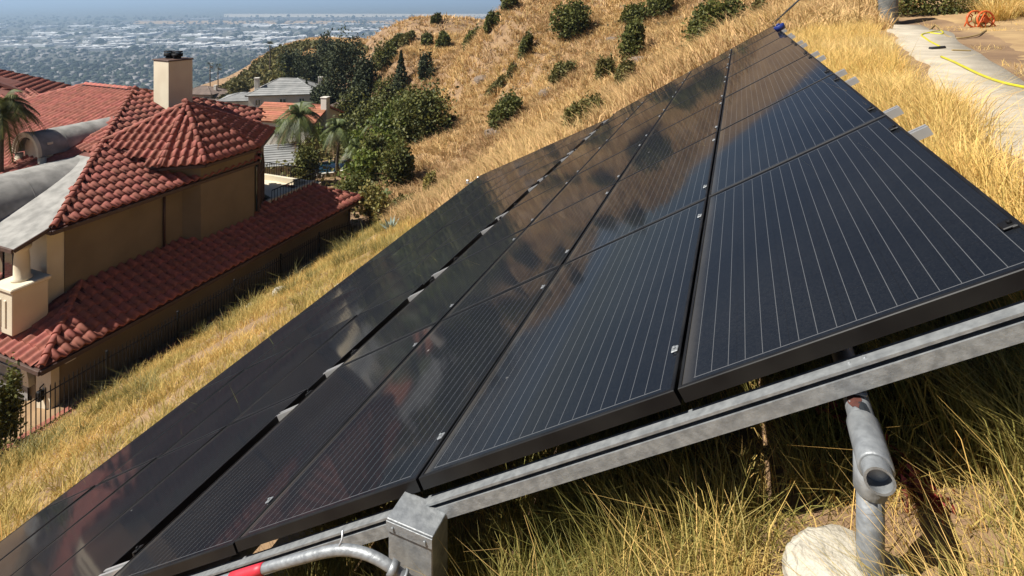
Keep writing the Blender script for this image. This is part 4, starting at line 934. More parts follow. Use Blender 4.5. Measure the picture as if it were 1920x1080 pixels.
TR = [  # trees in the ravine
 (792, 268, 148, 150, 62, 'leaf_oak', 'broad dome of dark green oak at the foot of the golden hill', 7000, 14, .06, 4.5),
 (735, 300, 190, 90, 60, 'leaf_bright', 'bright green tree below the dark oak dome', 3600, 9, .08, 4.5),
 (700, 262, 175, 80, 72, 'leaf_oak', 'dark tree left of the oak dome', 3000, 9, .1, 4),
 (742, 356, 262, 78, 46, 'leaf_oak', 'rounded tree in the ravine nearest the hill edge', 3600, 9, .05, 5),
 (690, 352, 285, 90, 48, 'leaf_bright', 'leafy green garden tree beside the pool', 3000, 9, .05, 5),
 (655, 395, 322, 80, 42, 'leaf_oak', 'dense garden bush just beyond the terrace', 2600, 8, .04, 5),
 (700, 420, 352, 70, 37, 'leaf_olive', 'olive green bush behind the fence past the house corner', 2400, 8, .05, 5),
 (645, 190, 68, 84, 108, 'leaf_pine', 'tallest dark tree standing behind the houses', 4200, 12, .08, 3.6),
 (590, 165, 92, 70, 128, 'leaf_pine', 'dark rounded tree left of the tallest one', 2600, 9, .08, 3.4),
 (610, 120, 62, 46, 160, 'leaf_pine', 'small dark tree on the lower spur behind', 1500, 7, .08, 3),
 (690, 175, 90, 60, 104, 'leaf_pine', 'dark tree right of the tallest one', 2400, 8, .08, 3.4),
 (720, 135, 78, 56, 96, 'leaf_oak', 'dark scrub oak where the far spur comes down to the trees', 2000, 8, .06, 3.2),
 (800, 152, 96, 42, 80, 'leaf_pine', 'blue green bushy pine alone on the slope above the oak dome', 2200, 6, .06, 3.2),
 (548, 150, 88, 46, 150, 'leaf_pine', 'dark tree beside the slim palm on the lower spur', 1600, 7, .08, 3),
 (448, 190, 140, 46, 140, 'leaf_shrub', 'brown green tree behind the brown roofs', 1500, 7, .08, 3),
 (668, 130, 72, 40, 150, 'leaf_pine', 'dark tree on the ridge behind the tallest one', 1300, 6, .08, 3),
 (620, 150, 105, 60, 140, 'leaf_oak', 'dark foliage mass between the lower spur and the grey roof', 1700, 8, .05, 3.2),
 (660, 235, 165, 70, 86, 'leaf_oak', 'dark tree right of the orange roofed house', 2300, 8, .08, 3.8),
 (720, 250, 200, 60, 76, 'leaf_bright', 'light green tree in the middle of the ravine', 1900, 7, .06, 4),
 (570, 345, 268, 60, 54, 'leaf_oak', 'dark garden tree behind the terrace railing', 2200, 8, .06, 4.5),
 (460, 225, 180, 44, 118, 'leaf_oak', 'dark tree in front of the brown roofs', 1500, 7, .06, 3.2),
 (615, 200, 150, 50, 104, 'leaf_pine', 'dark tree just right of the grey roofed house', 2000, 8, .06, 3.4),
 (680, 215, 150, 70, 92, 'leaf_pine', 'dark evergreen filling the gap above the orange roofed house', 2600, 9, .06, 3.6),
 (730, 190, 140, 60, 84, 'leaf_oak', 'dark tree below the pointed conifer', 2200, 8, .06, 3.6),
 (650, 262, 205, 60, 80, 'leaf_oak', 'dark tree directly right of the white chimney', 2000, 8, .06, 4),
 (545, 150, 100, 60, 150, 'leaf_oak', 'wide dark tree at the left end of the lower spur', 1800, 8, .06, 3.2),
 (580, 300, 262, 40, 66, 'leaf_olive', 'yellow green shrub behind the tall drooping palm', 1300, 6, .05, 4.2),
 (770, 215, 168, 70, 74, 'leaf_oak', 'dark canopy between the conifer and the oak dome', 2300, 8, .05, 4),
 (700, 330, 240, 70, 56, 'leaf_oak', 'dark tree over the garden wall at the foot of the hill', 2600, 8, .05, 4.5),
 (640, 290, 232, 60, 70, 'leaf_oak', 'dark garden tree below the white chimney', 2000, 8, .06, 4.2),
 (598, 285, 240, 44, 74, 'leaf_bright', 'light green bush right of the tall drooping palm', 1500, 6, .05, 4),
 (755, 245, 180, 70, 68, 'leaf_bright', 'sunlit green tree hugging the left side of the oak dome', 2400, 8, .05, 4.2),
 (600, 205, 160, 40, 100, 'leaf_pine', 'dark tree between the grey roof and the tallest tree', 1500, 7, .06, 3.4),
 (500, 215, 178, 40, 100, 'leaf_oak', 'dark tree below the left end of the grey roof', 1500, 7, .06, 3.4),
 (670, 300, 240, 56, 62, 'leaf_bright', 'bright tree behind the swimming pool', 1900, 7, .06, 4.5),
]
for i, (px, pb, ptp, wp_, d, lf, lab, n_, lb, tk, lp_) in enumerate(TR):
    tree('broadleaf_tree', lab, 'tree', px, pb, ptp, wp_, d, lf, 300 + i, n=n_, lobes=lb, trunk=tk, leafpx=lp_, group='trees in the ravine')
def cone_tree(name, label, px, pb, ptp, wp_, d, leaf, seed, n=900, lp_=3, taper=.9, group=None, spread=False):
    p, d = place(px, pb, d); H_ = (pb - ptp) * d / F_PX; W_ = wp_ * d / F_PX; o = empty(name, p - np.array([0, 0, .05])); tag(o, label, 'tree', group)
    r_ = np.random.default_rng(seed); z = r_.random(n) ** 1.15; a_ = r_.uniform(0, 2 * np.pi, n)
    prof = (np.sin(np.pi * np.clip(z * .88 + .12, 0, 1)) ** .6 if not spread else (1 - z) * (.55 + .45 * np.abs(np.sin(z * 26 + a_ * .5))))
    q = prof * W_ / 2 * np.sqrt(r_.uniform(.35, 1.1, n)); C = np.stack([q * np.cos(a_), q * np.sin(a_), .04 * H_ + z * H_ * .96], -1)
    link(bpy.data.objects.new('crown', leafmesh('crown', C, lp_ * d / F_PX, M[leaf], up=.5)), o)
    mb = MB(); mb.tube([(0, 0, -.3), (0, 0, H_ * .5), (0, 0, H_ * .95)], [W_ * .07, W_ * .05, .01], 6); mb.build('trunk', M['bark'], o); return o
cyp = [(521, 192, 158, 6), (531, 194, 156, 7), (545, 196, 152, 7), (553, 196, 149, 7), (564, 196, 150, 8), (575, 196, 148, 8), (425, 205, 174, 7), (436, 208, 182, 6), (449, 212, 185, 6)]
pos = ['leftmost', 'second from the left', 'third from the left', 'fourth from the left', 'fifth from the left', 'rightmost']
for i, (px, pb, ptp, wp_) in enumerate(cyp):
    lab = ('slim dark cypress in front of the grey roofed house, %s of six' % pos[i]) if i < 6 else 'slim dark cypress beside the white garden wall, %s of three' % ['leftmost', 'middle', 'rightmost'][i - 6]
    cone_tree('cypress', lab, px, pb, ptp, wp_, 104 if i < 6 else 112, 'leaf_pine', 400 + i, 420, 2.6, group='cypresses by the far houses')
cone_tree('conifer', 'pointed conifer with ragged branches left of the lone pine', 752, 168, 92, 40, 82, 'leaf_pine', 440, 1500, 3.4, spread=True)
def palm(name, label, px, pb, ptp, cw, d, seed, n=26, fan=False, leaf='leaf_palm', group=None, skirt=True, base=None, lw=1.0):
    """trunk plus separate arching fronds with leaflets"""
    if base is None: p, d = place(px, pb, d)
    else: p = np.array(base)
    H_ = (pb - ptp) * d / F_PX; L_ = cw * d / F_PX / 2; o = empty(name, p - np.array([0, 0, .05])); tag(o, label, 'palm', group); r_ = random.Random(seed)
    hz = max(H_ - L_ * (.45 if not fan else .6), .25); mb = MB(); tr_ = max(.05, L_ * (.07 if not fan else .09))
    mb.tube([(0, 0, -.3), (0, 0, hz * .3), (r_.uniform(-.1, .1) * L_, 0, hz * .7), (0, 0, hz)], [tr_ * 1.3, tr_, tr_ * .9, tr_ * .8], 8); mb.build('trunk', M['bark'], o)
    for k in range(n):
        az = 2 * math.pi * k / n * 2.4 + r_.uniform(-.3, .3); el = r_.uniform(-.25, 1.25) if k % 5 else r_.uniform(-.9, -.3); Lf = L_ * r_.uniform(.8, 1.1)
        V = []; Qs = []; ca, sa = math.cos(az), math.sin(az); N_ = 9 if not fan else 1
        spine = []
        for j in range(N_ + 1):
            t = j / max(N_, 1); rr3 = Lf * t * math.cos(el) * (1 - .12 * t) ; zz = Lf * (t * math.sin(el) - (.75 if not fan else .3) * t * t * math.cos(el * .5))
            spine.append(Vector((rr3 * ca, rr3 * sa, hz + zz)))
        if fan:
            tip = Vector((Lf * .45 * math.cos(el) * ca, Lf * .45 * math.cos(el) * sa, hz + Lf * .45 * math.sin(el)))
            V += [Vector((0, 0, hz)), Vector((.02, .02, hz + .02)), tip]; tris = [(0, 1, 2)]
            for j in range(11):
                a2 = (j - 5) / 5 * 1.25; dv = Vector((ca * math.cos(el), sa * math.cos(el), math.sin(el))); sv = Vector((-sa, ca, 0))
                e_ = tip + (dv * math.cos(a2) + sv * math.sin(a2)) * Lf * .55 + Vector((0, 0, -.16 * Lf * r_.random())); s2 = (sv * math.cos(a2) - dv * math.sin(a2)) * Lf * .05; b0 = len(V)
                V += [tip - s2 * .5, tip + s2 * .5, e_]; tris.append((b0, b0 + 1, b0 + 2))
            me = bpy.data.meshes.new('frond'); me.from_pydata([tuple(q) for q in V], [], tris)
        else:
            fs = []
            for j in range(N_):
                a_, b_ = spine[j], spine[j + 1]; dv = (b_ - a_).normalized(); sv = Vector((-sa, ca, 0)); un = dv.cross(sv)
                wj = Lf * .27 * lw * math.sin(math.pi * (.12 + .82 * (j + .5) / N_)) ** .8
                for sub in range(3):
                    q = a_.lerp(b_, (sub + .5) / 3)
                    for sg in (-1, 1):
                        e_ = q + (sv * sg * .85 + dv * .55) * wj * r_.uniform(.8, 1.15) + Vector((0, 0, -.38 * wj)); b0 = len(V); h_ = dv * Lf * .016
                        V += [q - h_, q + h_, e_]; fs.append((b0, b0 + 1, b0 + 2))
                b0 = len(V); t_ = .012 * Lf; V += [a_ - sv * t_, a_ + sv * t_, b_ + sv * t_, b_ - sv * t_]; fs.append((b0, b0 + 1, b0 + 2, b0 + 3))
            me = bpy.data.meshes.new('frond'); me.from_pydata([tuple(q) for q in V], [], fs)
        dry = skirt and el < -.3
        me.materials.append(M['leaf_dry' if dry else leaf]); link(bpy.data.objects.new('frond', me), o)
    return o
palm('feather_palm', 'tall feather palm with drooping fronds before the orange roofed house', 562, 322, 186, 112, 58, 1, 40, lw=1.3)
palm('feather_palm', 'feather palm with pale fronds left of the pool', 632, 330, 218, 84, 54, 2, 30, lw=1.3)
palm('feather_palm', 'young feather palm right behind the pool', 668, 332, 256, 76, 52, 3, 26, lw=1.3)
palm('feather_palm', 'small feather palm beside the fence bushes', 722, 408, 350, 44, 37, 4, 18)
palm('feather_palm', 'shorter palm left of the tall drooping one', 530, 318, 220, 78, 60, 5, 28, lw=1.3)
palm('feather_palm', 'short palm at the right of the garden under the bright trees', 700, 300, 215, 60, 64, 12, 20)
palm('fan_palm', 'slim fan palm rising above the lower spur', 506, 140, 78, 26, 150, 6, 22, True, 'leaf_pine')
palm('fan_palm', 'distant fan palm behind the chimney, left of the pair', 394, 178, 116, 20, 165, 7, 18, True, 'leaf_pine')
palm('fan_palm', 'distant fan palm behind the chimney, right of the pair', 409, 178, 120, 20, 165, 8, 18, True, 'leaf_pine')
bp_ = U(34, 300, 22.5); palm('feather_palm', 'dark leafy palm rising beside the arched dormer at the left border', 34, 300, 150, 150, 22.5, 9, 40, base=(bp_[0], bp_[1], -13), skirt=False, leaf='leaf_oak') if False else None
np_base = np.array([*U(2, 300, 22.0)[:2], 0]); np_base[2] = g1(*np_base[:2]); hpx = CY - F_PX * np_base[2] / 22.0
palm('feather_palm', 'dark leafy palm rising beside the arched dormer at the left border', -4, hpx, 160, 140, 22.0, 9, 44, base=np_base, skirt=False, leaf='leaf_oak', lw=1.3)

# ------------------------------------------------------------------ path and things uphill
ys = np.linspace(-6, 21, 110); V = []
for y in ys:
    xl = float(path_l(y)) + .05 * math.sin(y * 2.3) + .03 * math.sin(y * 5.1); xr = float(path_r(y)) + .05 * math.sin(y * 1.7 + 1); 
    for t in (0, .02, .5, .98, 1):
        x = xl + (xr - xl) * t; V.append((x, y, g1(x, y) + (.045 if 0 < t < 1 else -.05)))
n_ = len(ys); Q = [(i * 5 + k, i * 5 + k + 1, (i + 1) * 5 + k + 1, (i + 1) * 5 + k) for i in range(n_ - 1) for k in range(4)]
mb = MB(); mb.add(V, Q, True); tag(mb.build('concrete_path', M['concrete']), 'pale concrete path running uphill beside the grass', kind='structure')
ys = np.linspace(-6, 30, 60); V = []
for y in ys:
    for t in np.linspace(0, 1, 8):
        x = float(path_r(y)) - .1 + t * 9; V.append((x, y, g1(x, y) + .012 - (.05 if t in (0, 1) else 0)))
mb = MB(); mb.add(V, [(i * 8 + k, i * 8 + k + 1, (i + 1) * 8 + k + 1, (i + 1) * 8 + k) for i in range(len(ys) - 1) for k in range(7)], True); tag(mb.build('bare_dirt', M['dirt']), 'bare dry dirt right of the concrete path', kind='structure')
P = scatter(1800, 2.4, 12, 3, 24, lambda x, y: (x > path_r(y) + .1) & (vnoise(x * .8, y * .8, 41) > .45))
blades('dirt_grass', P, 26, .07, .04, .12, .7, .006, M['golden_grass'], 'short dry grass scattered over the bare dirt right of the path')
# dry litter clods on the dirt
def gpt(px, py, d=12, lift=0.0): p, _ = place(px, py, d); return Vector((p[0], p[1], p[2] + lift))
def hose(name, label, px_pts, r, m, lift=.02):
    P_ = [gpt(a, b, 9, lift) for a, b in px_pts]; S_ = smooth_pts(P_, 8)
    S_ = [Vector((q.x, q.y, max(q.z, g1(q.x, q.y) + lift))) for q in S_]
    o = S_[0].copy(); mb = MB(); mb.tube([q - o for q in S_], r, 8); ob = mb.build(name, M[m]); ob.location = o; tag(ob, label, 'hose'); return ob
hose('garden_hose', 'yellow green hose lying straight across the near concrete path', [(1765, 114), (1800, 130), (1840, 150), (1880, 165), (1930, 177), (1990, 190)], .016, 'hose_yellow', .06)
hose('garden_hose', 'yellow green hose loop at the far end of the concrete path', [(1762, 92), (1740, 80), (1728, 70), (1742, 66), (1766, 68), (1764, 62), (1738, 66)], .018, 'hose_yellow', .05)
hose('garden_hose', 'tan hose snaking over the dirt to the orange reel', [(1732, 66), (1745, 56), (1758, 52), (1770, 66), (1790, 74), (1815, 72), (1838, 66), (1850, 58)], .016, 'hose_tan', .03)
hose('irrigation_line', 'thin brown line rising from the dirt in front of the hedge', [(1785, 34), (1797, 24), (1808, 12), (1815, 2), (1820, -12)], .012, 'hose_tan', .1)
dp = [gpt(1744, 97, 9, .062), gpt(1771, 95, 9, .062)]; mb = MB(); mb.tube([p - dp[0] for p in dp], .028, 10); o = mb.build('black_pipe', M['dark_paint']); o.location = dp[0]; tag(o, 'short black pipe piece lying on the concrete path', 'pipe')
# orange reel: crumpled netting of bent strips
rc = gpt(1838, 52, 16); rl = empty('orange_hose_reel', rc); tag(rl, 'orange plastic hose reel lying on the dry dirt', 'reel')
for yy in (-.16, .16):
    mb = MB(); ring = [(.26 * math.cos(a_), yy, .24 + .24 * math.sin(a_)) for a_ in np.linspace(0, 2 * math.pi, 22)]; mb.tube(ring, .028, 7)
    for a_ in (0.4, 1.5, 2.6, 3.6, 4.7, 5.7): mb.tube([(0, yy, .24), (.26 * math.cos(a_), yy, .24 + .24 * math.sin(a_))], .018, 5)
    mb.build('reel_side', M['orange_plastic'], rl)
mb = MB(); mb.tube([(0, -.2, .24), (0, .2, .24)], .09, 12); mb.build('drum', M['orange_plastic'], rl)
mb = MB(); mb.tube([(-.3, -.2, .03), (-.1, -.22, .42), (.3, -.2, .03)], .02, 6); mb.tube([(-.3, .2, .03), (-.1, .22, .42), (.3, .2, .03)], .02, 6); mb.build('stand', M['orange_plastic'], rl)
mb = MB()
for k in range(5): mb.tube([((.13 + .012 * (k % 2)) * math.cos(a_), -.12 + k * .055, .24 + .13 * math.sin(a_)) for a_ in np.linspace(0, 2 * math.pi, 18)], .022, 6)
mb.build('wound_hose', M['hose_tan'], rl); rl.rotation_euler = (0, 0, .5)
# grey wrapped post
wp0 = gpt(1664, 46, 17); pw = empty('wrapped_post', wp0); tag(pw, 'dark grey wrapped post standing at the end of the path', 'post')
mb = MB(); pr = []; seg = 14; hs_ = np.linspace(-.05, 2.2, 22)
vs = []
for i, z in enumerate(hs_):
    for q in range(seg):
        a_ = 2 * math.pi * q / seg; r_ = (.27 if z > .25 else .34 - .25 * max(z, 0)) * (1 + .10 * math.sin(3 * a_ + z * 4) + .05 * math.sin(7 * a_ - z * 9)); vs.append((r_ * math.cos(a_), r_ * math.sin(a_), z))
mb.add(vs, [(i * seg + q, i * seg + (q + 1) % seg, (i + 1) * seg + (q + 1) % seg, (i + 1) * seg + q) for i in range(len(hs_) - 1) for q in range(seg)], True); mb.build('wrapping', M['wrap_grey'], pw)
mb = MB(); mb.tube([(0, 0, 0), (0, 0, 2.5)], .09, 10); mb.build('post', M['bark'], pw)
mb = MB(); mb.tube([(.345 * math.cos(a_), .345 * math.sin(a_), .10) for a_ in np.linspace(0, 2 * math.pi, 20)], .025, 6); mb.build('tie', M['dark_paint'], pw)
# dark hedge
h0 = gpt(1760, 28, 19); hg = empty('hedge', h0); tag(hg, 'dense dark green hedge at the top right border', 'hedge')
n_ = 9000; C = np.stack([rng.uniform(-1.6, 2.2, n_), rng.uniform(-.1, 1.4, n_), rng.random(n_) * 1.9], -1); C[:, 1] -= .18 * np.sin(C[:, 0] * 4) * np.sin(C[:, 2] * 4)
fr2 = rng.random(n_) < .55; C[fr2, 1] = rng.uniform(-.25, .05, fr2.sum())
link(bpy.data.objects.new('foliage', leafmesh('foliage', C, .075, M['leaf_oak'])), hg)
mb = MB()
for k in range(7): mb.tube([(-1.4 + k * .55, .5, -.2), (-1.3 + k * .55, .55, .9), (-1.5 + k * .55, .5, 1.7)], [.04, .03, .01], 6)
mb.build('stems', M['bark'], hg)
P = np.array([gpt(x, y, 17) for x, y in ((1870, 40), (1890, 34), (1910, 30), (1885, 24), (1915, 20))]); blades('fountain_grass', np.repeat(P, 4, 0) + rng.normal(0, .1, (20, 3)) * np.array([1, 1, 0]), 90, .75, .15, .2, .8, .012, M['golden_grass'], 'yellow fountain grass clump at the top right corner', droop=.5)
# blue plug and dark pole at the far top corner of the array
bq = pl(.80, 11.0, -.005); bb = empty('blue_bucket', bq); bb.rotation_euler = RS.to_euler(); tag(bb, 'small blue plastic cap on the far top corner of the array', 'cap')
mb = MB(); mb.tube([(-.09, 0, 0), (-.09, 0, .015)], .001, 4); mb = MB(); mb.tube([(0, 0, 0), (0, 0, .09), (0, 0, .10)], [.085, .10, .085], 14); mb.build('shell', M['blue_plastic'], bb)
mb = MB(); mb.tube([(0, 0, .1), (0, 0, .125)], .035, 10); mb.build('knob', M['blue_plastic'], bb)
pb_ = Vector(U(1450, 44, 15.6)); pt_ = Vector(U(1500, -2, 15.0)); pe = pb_ + (pt_ - pb_) * 2.2; pz = g1(pb_.x, pb_.y)
mb = MB(); base_ = Vector((pb_.x, pb_.y, pz)); mb.tube([Vector((0, 0, -.1)), pb_ - base_, pe - base_], [.03, .028, .022], 8); o = mb.build('leaning_pole', M['dark_paint']); o.location = base_; tag(o, 'thin dark pole leaning over the far end of the array', 'pole')
for i, (px, py, d, lab) in enumerate(((1556, 37, 15, 'white scrap lying in the grass beyond the far end of the array'), (1912, 352, 3.3, 'white stone block at the right border beside the grass'), (1795, 318, 3.9, 'pale stone by the path edge in front of the grass'))):
    p = gpt(px, py, d, .02); o = lumpy(p, (.07, .05, .035), 60 + i, 'white_paint' if i == 0 else 'concrete', 'stone', 2, .25); tag(o, lab, 'stone')
# strut stub and bracket standing past the lower far corner
sp0 = Vector(U(898, 342, 14.6)); zg = g1(sp0.x, sp0.y); o = empty('strut_stub', (sp0.x, sp0.y, zg)); tag(o, 'short galvanized strut standing beyond the lower far corner of the array', 'strut')
mb = MB(); mb.bbox((0, 0, (sp0.z - zg) / 2 + .05), (.08, .08, sp0.z - zg + .2), .006); mb.build('upright', M['aluminium'], o)
mb = MB(); mb.tube([(-.35, .1, sp0.z - zg - .1), (-.08, .02, sp0.z - zg + .02)], .02, 6); mb.build('brace', M['galvanized'], o)
mb = MB(); mb.bbox((-.38, .1, sp0.z - zg - .06), (.06, .06, .1), .006); mb.build('bracket', M['aluminium'], o)
# red-leaved weed beside the near post
def weed(name, label, pts, nl, ls, leaf, seed):
    r_ = random.Random(seed); o = empty(name, pts[0]); tag(o, label, 'plant'); O = Vector(pts[0]); mb = MB(); C = []
    for k in range(5):
        S_ = smooth_pts([Vector(p) - O + Vector((r_.gauss(0, .025), r_.gauss(0, .02), r_.gauss(0, .02))) * (i > 0) for i, p in enumerate(pts)], 5); mb.tube(S_, .0022, 5)
        for _ in range(nl): q = S_[r_.randrange(4, len(S_))]; C.append(q + Vector((r_.gauss(0, .015), r_.gauss(0, .015), r_.gauss(0, .012))))
    mb.build('stem', M['leaf_red'], o); link(bpy.data.objects.new('leaves', leafmesh('leaves', np.array(C), ls, M[leaf], elong=1.2)), o)
gA = gpt(1700, 960, 1.5); weed('red_weed', 'reddish weed trailing behind the near galvanized post', [gA, U(1690, 900, 1.5), U(1640, 840, 1.6), U(1590, 790, 1.68), U(1545, 765, 1.74)], 12, .02, 'leaf_red', 3)
gB = gpt(1800, 1050, 1.35); weed('red_weed', 'dark red weed leaning in the grass right of the post', [gB, U(1770, 990, 1.38), U(1730, 930, 1.42), U(1700, 870, 1.5)], 16, .018, 'leaf_red', 4)

# ------------------------------------------------------------------ slope details
for i, (px, py, d, sz, lab) in enumerate([(530, 548, 24, .35, 'flat pale stone slab on the slope above the fence'), (470, 575, 23, .22, 'small pale stone near the foot of the slope'), (640, 540, 26, .2, 'pale stone low on the slope before the house corner'),
        (1030, 175, 44, .9, 'dark rock outcrop in the middle of the hill'), (1200, 115, 38, .8, 'grey rock under the tall dark shrub'), (930, 250, 45, .8, 'brown rock outcrop left on the lower hill'), (905, 150, 58, 1.1, 'long brown rock band above the oak dome'), (1240, 145, 25, .5, 'grey rock above the array edge'), (1150, 75, 48, .7, 'rock high on the hill between the shrubs')]):
    p, d2 = place(px, py, d); o = lumpy(p, (sz, sz * .8, sz * .45), 20 + i, 'rock' if i > 2 else 'concrete', 'rock', 3, .3); tag(o, lab, 'rock')
ag = gpt(733, 432, 33); agv = empty('agave', ag); tag(agv, 'pale blue agave on the slope near the end of the fence', 'agave')
for k in range(22):
    a_ = k * 2.4; el = .25 + .9 * (k / 22); l_ = .55; ca, sa = math.cos(a_), math.sin(a_); mb = MB()
    b0 = Vector((.05 * ca, .05 * sa, .02)); m0 = Vector((l_ * .5 * ca * math.cos(el), l_ * .5 * sa * math.cos(el), l_ * .5 * math.sin(el))); t0 = m0 * 2 + Vector((0, 0, .03)); sv = Vector((-sa, ca, 0)) * .055
    mb.add([b0 - sv * .8, b0 + sv * .8, m0 + sv, m0 - sv, t0, m0 + Vector((0, 0, -.03))], [(0, 1, 2, 5), (0, 5, 3), (3, 5, 4), (5, 2, 4), (0, 3, 2, 1), (3, 4, 2)]); mb.build('leaf', M['leaf_agave'], agv)
tree('entry_shrub', 'black green clipped shrub behind the fence at the left border', 'shrub', 10, 850, 705, 60, 15.3, 'leaf_oak', 77, n=3500, lobes=5, trunk=.03, leafpx=5)
tree('courtyard_shrub', 'dark foliage under the palm beside the arched dormer', 'shrub', 40, 460, 215, 150, 24.5, 'leaf_oak', 78, n=5000, lobes=9, trunk=.1, leafpx=6, base=np.array([*U(20, 250, 24.5)[:2], -12.6]))

# ------------------------------------------------------------------ neighbouring houses, garden, pool
def hip_house(name, label, px, py, d, wd, dp_, hw, pitch, yaw, wall, roof, chim=None, wins=(), gable=False, base=None):
    p = U(px, py, d); zg = g1(p[0], p[1]) - .6; o = empty(name, (p[0], p[1], p[2]), TH + yaw); tag(o, label, 'house')
    zb = min(zg - p[2], -.3); mb = MB(); mb.prism([(-wd / 2, -dp_ / 2), (wd / 2, -dp_ / 2), (wd / 2, dp_ / 2), (-wd / 2, dp_ / 2)], zb, hw); 
    a, b_ = wd / 2 + .5, dp_ / 2 + .5; rh = b_ * pitch; r0 = (a - b_) if not gable else a - .05
    if gable:
        mb.add([(wd / 2 - .02, -dp_ / 2, hw), (wd / 2 - .02, dp_ / 2, hw), (wd / 2 - .02, 0, hw + dp_ / 2 * pitch)], [(0, 1, 2)]); mb.add([(-wd / 2 + .02, -dp_ / 2, hw), (-wd / 2 + .02, dp_ / 2, hw), (-wd / 2 + .02, 0, hw + dp_ / 2 * pitch)], [(2, 1, 0)])
    mb.build('wall', M[wall], o)
    cs = [(-a, -b_, hw), (a, -b_, hw), (a, b_, hw), (-a, b_, hw)]; R0, R1 = (-r0, 0, hw + rh), (r0, 0, hw + rh)
    mb = MB()
    for poly in ([cs[0], cs[1], R1, R0], [cs[2], cs[3], R0, R1]) + (() if gable else ([cs[1], cs[2], R1], [cs[3], cs[0], R0])): mb.slab(poly, .18)
    ro = mb.build('roof', M[roof], o)
    mb = MB(); mb.tube([R0, R1], .14, 6)
    if not gable:
        for c_, r_ in ((cs[0], R0), (cs[1], R1), (cs[2], R1), (cs[3], R0)): mb.tube([c_, r_], .12, 6)
    mb.build('ridge', M[roof], ro)
    # shingle courses as raised rows on the two long slopes
    nrow = 9
    for sg in (-1, 1):
        for k in range(nrow):
            t = (k + .5) / nrow; y = sg * b_ * (1 - t); z = hw + rh * t; xx = a - (a - r0) * t; mb = MB()
            nv = Vector((0, sg * rh, b_)).normalized(); dv = Vector((0, -sg * b_, rh)).normalized()
            c_ = Vector((0, y, z)) + nv * .02; hl_ = b_ * math.hypot(1, pitch) / nrow / 2
            mb.add([c_ + Vector((-xx, 0, 0)) - dv * hl_ + nv * .05, c_ + Vector((xx, 0, 0)) - dv * hl_ + nv * .05, c_ + Vector((xx, 0, 0)) + dv * hl_, c_ + Vector((-xx, 0, 0)) + dv * hl_, c_ + Vector((-xx, 0, 0)) - dv * hl_, c_ + Vector((xx, 0, 0)) - dv * hl_], [(0, 1, 2, 3), (4, 5, 1, 0)]); mb.build('course', M[roof], ro)
    if chim:
        for (cx_, cy_, w_, h_) in chim:
            mb = MB(); mb.bbox((cx_, cy_, hw + h_ / 2 - .5), (w_, w_, h_ + 1 + 2), .04); c_o = mb.build('chimney', M['white_wall'], o); mb = MB(); mb.bbox((cx_, cy_, hw + h_ + 1.05), (w_ * 1.15, w_ * 1.15, .12), .02); mb.build('chimney_cap', M['white_wall'], c_o)
    for (face, x, z, w_, h_) in wins:
        wo = empty('window'); wo.parent = o
        if face == 'f': wo.location = (x, -dp_ / 2 - .02, z)
        else: wo.location = (wd / 2 + .02, x, z); wo.rotation_euler = (0, 0, math.pi / 2)
        mb = MB(); mb.box((0, 0, 0), (w_, .04, h_)); mb.build('pane', M['dark_glass'], wo); mb = MB()
        for sx_ in (-1, 0, 1): mb.box((sx_ * w_ / 2, -.03, 0), (.10, .08, h_ + .1))
        for sz_ in (-1, 1): mb.box((0, -.03, sz_ * h_ / 2), (w_ + .1, .08, .10))
        mb.build('window_frame', M['white_paint'], wo)
    return o
hip_house('orange_roof_house', 'white two storey house with a bright orange gable roof among palms', 556, 238, 80, 9.6, 7.0, 1.6, .42, rad(-12), 'white_wall', 'orange_roof', chim=[(4.9, -.6, .9, 1.9)], wins=[('f', -3, .2, 1.0, 1.1), ('f', -.6, .2, 1.0, 1.1), ('f', 2, .2, 1.0, 1.1), ('s', -1, .1, .9, 1.1), ('s', 1.6, .1, .9, 1.1)], gable=True)
hip_house('grey_roof_house', 'pale house with a large grey hipped roof behind the cypresses', 540, 186, 112, 12.5, 9, 1.7, .5, rad(10), 'white_wall', 'grey_roof', chim=[(-5.2, -2.5, .8, 2.0), (6.1, 1.0, .8, 1.4)], wins=[('f', -4.5, .3, 1, 1.2), ('f', 0, .3, 1.2, 1.2), ('f', 3.5, .3, 1, 1.2)])
hip_house('grey_wing_house', 'low pale garage with a light grey roof left of the grey hipped house', 458, 196, 110, 7.5, 6, 1.3, .3, rad(10), 'white_wall', 'grey_roof', wins=[('f', -2, -.2, 1, 1), ('f', 1.5, -.2, 1, 1)])
hip_house('brown_roof_house', 'low brown roofed house just right of the chimney', 385, 208, 112, 11, 7, .9, .36, rad(4), 'tan_wall', 'brown_roof', wins=[('f', 2.5, -.4, 1.2, .9)])
hip_house('brown_roof_house', 'smaller brown roofed house behind the first, below the two fan palms', 382, 178, 150, 9, 7, .8, .4, rad(-6), 'tan_wall', 'brown_roof', chim=[(3.4, 0, .7, .8)])
hip_house('brown_roof_house', 'brown roof edge right of the two fan palms', 418, 184, 150, 7, 6, .8, .36, rad(12), 'tan_wall', 'brown_roof', chim=[(2.0, 0, .7, .7)])
hip_house('pool_house', 'small garden house with a grey roof behind the terrace', 512, 318, 52, 3.6, 4.4, 1.0, .45, rad(14), 'white_wall', 'grey_roof', gable=True)
hip_house('garden_house', 'pale low roof partly hidden by trees right of the orange roofed house', 655, 205, 96, 5, 5, .8, .4, rad(-5), 'tan_wall', 'brown_roof')
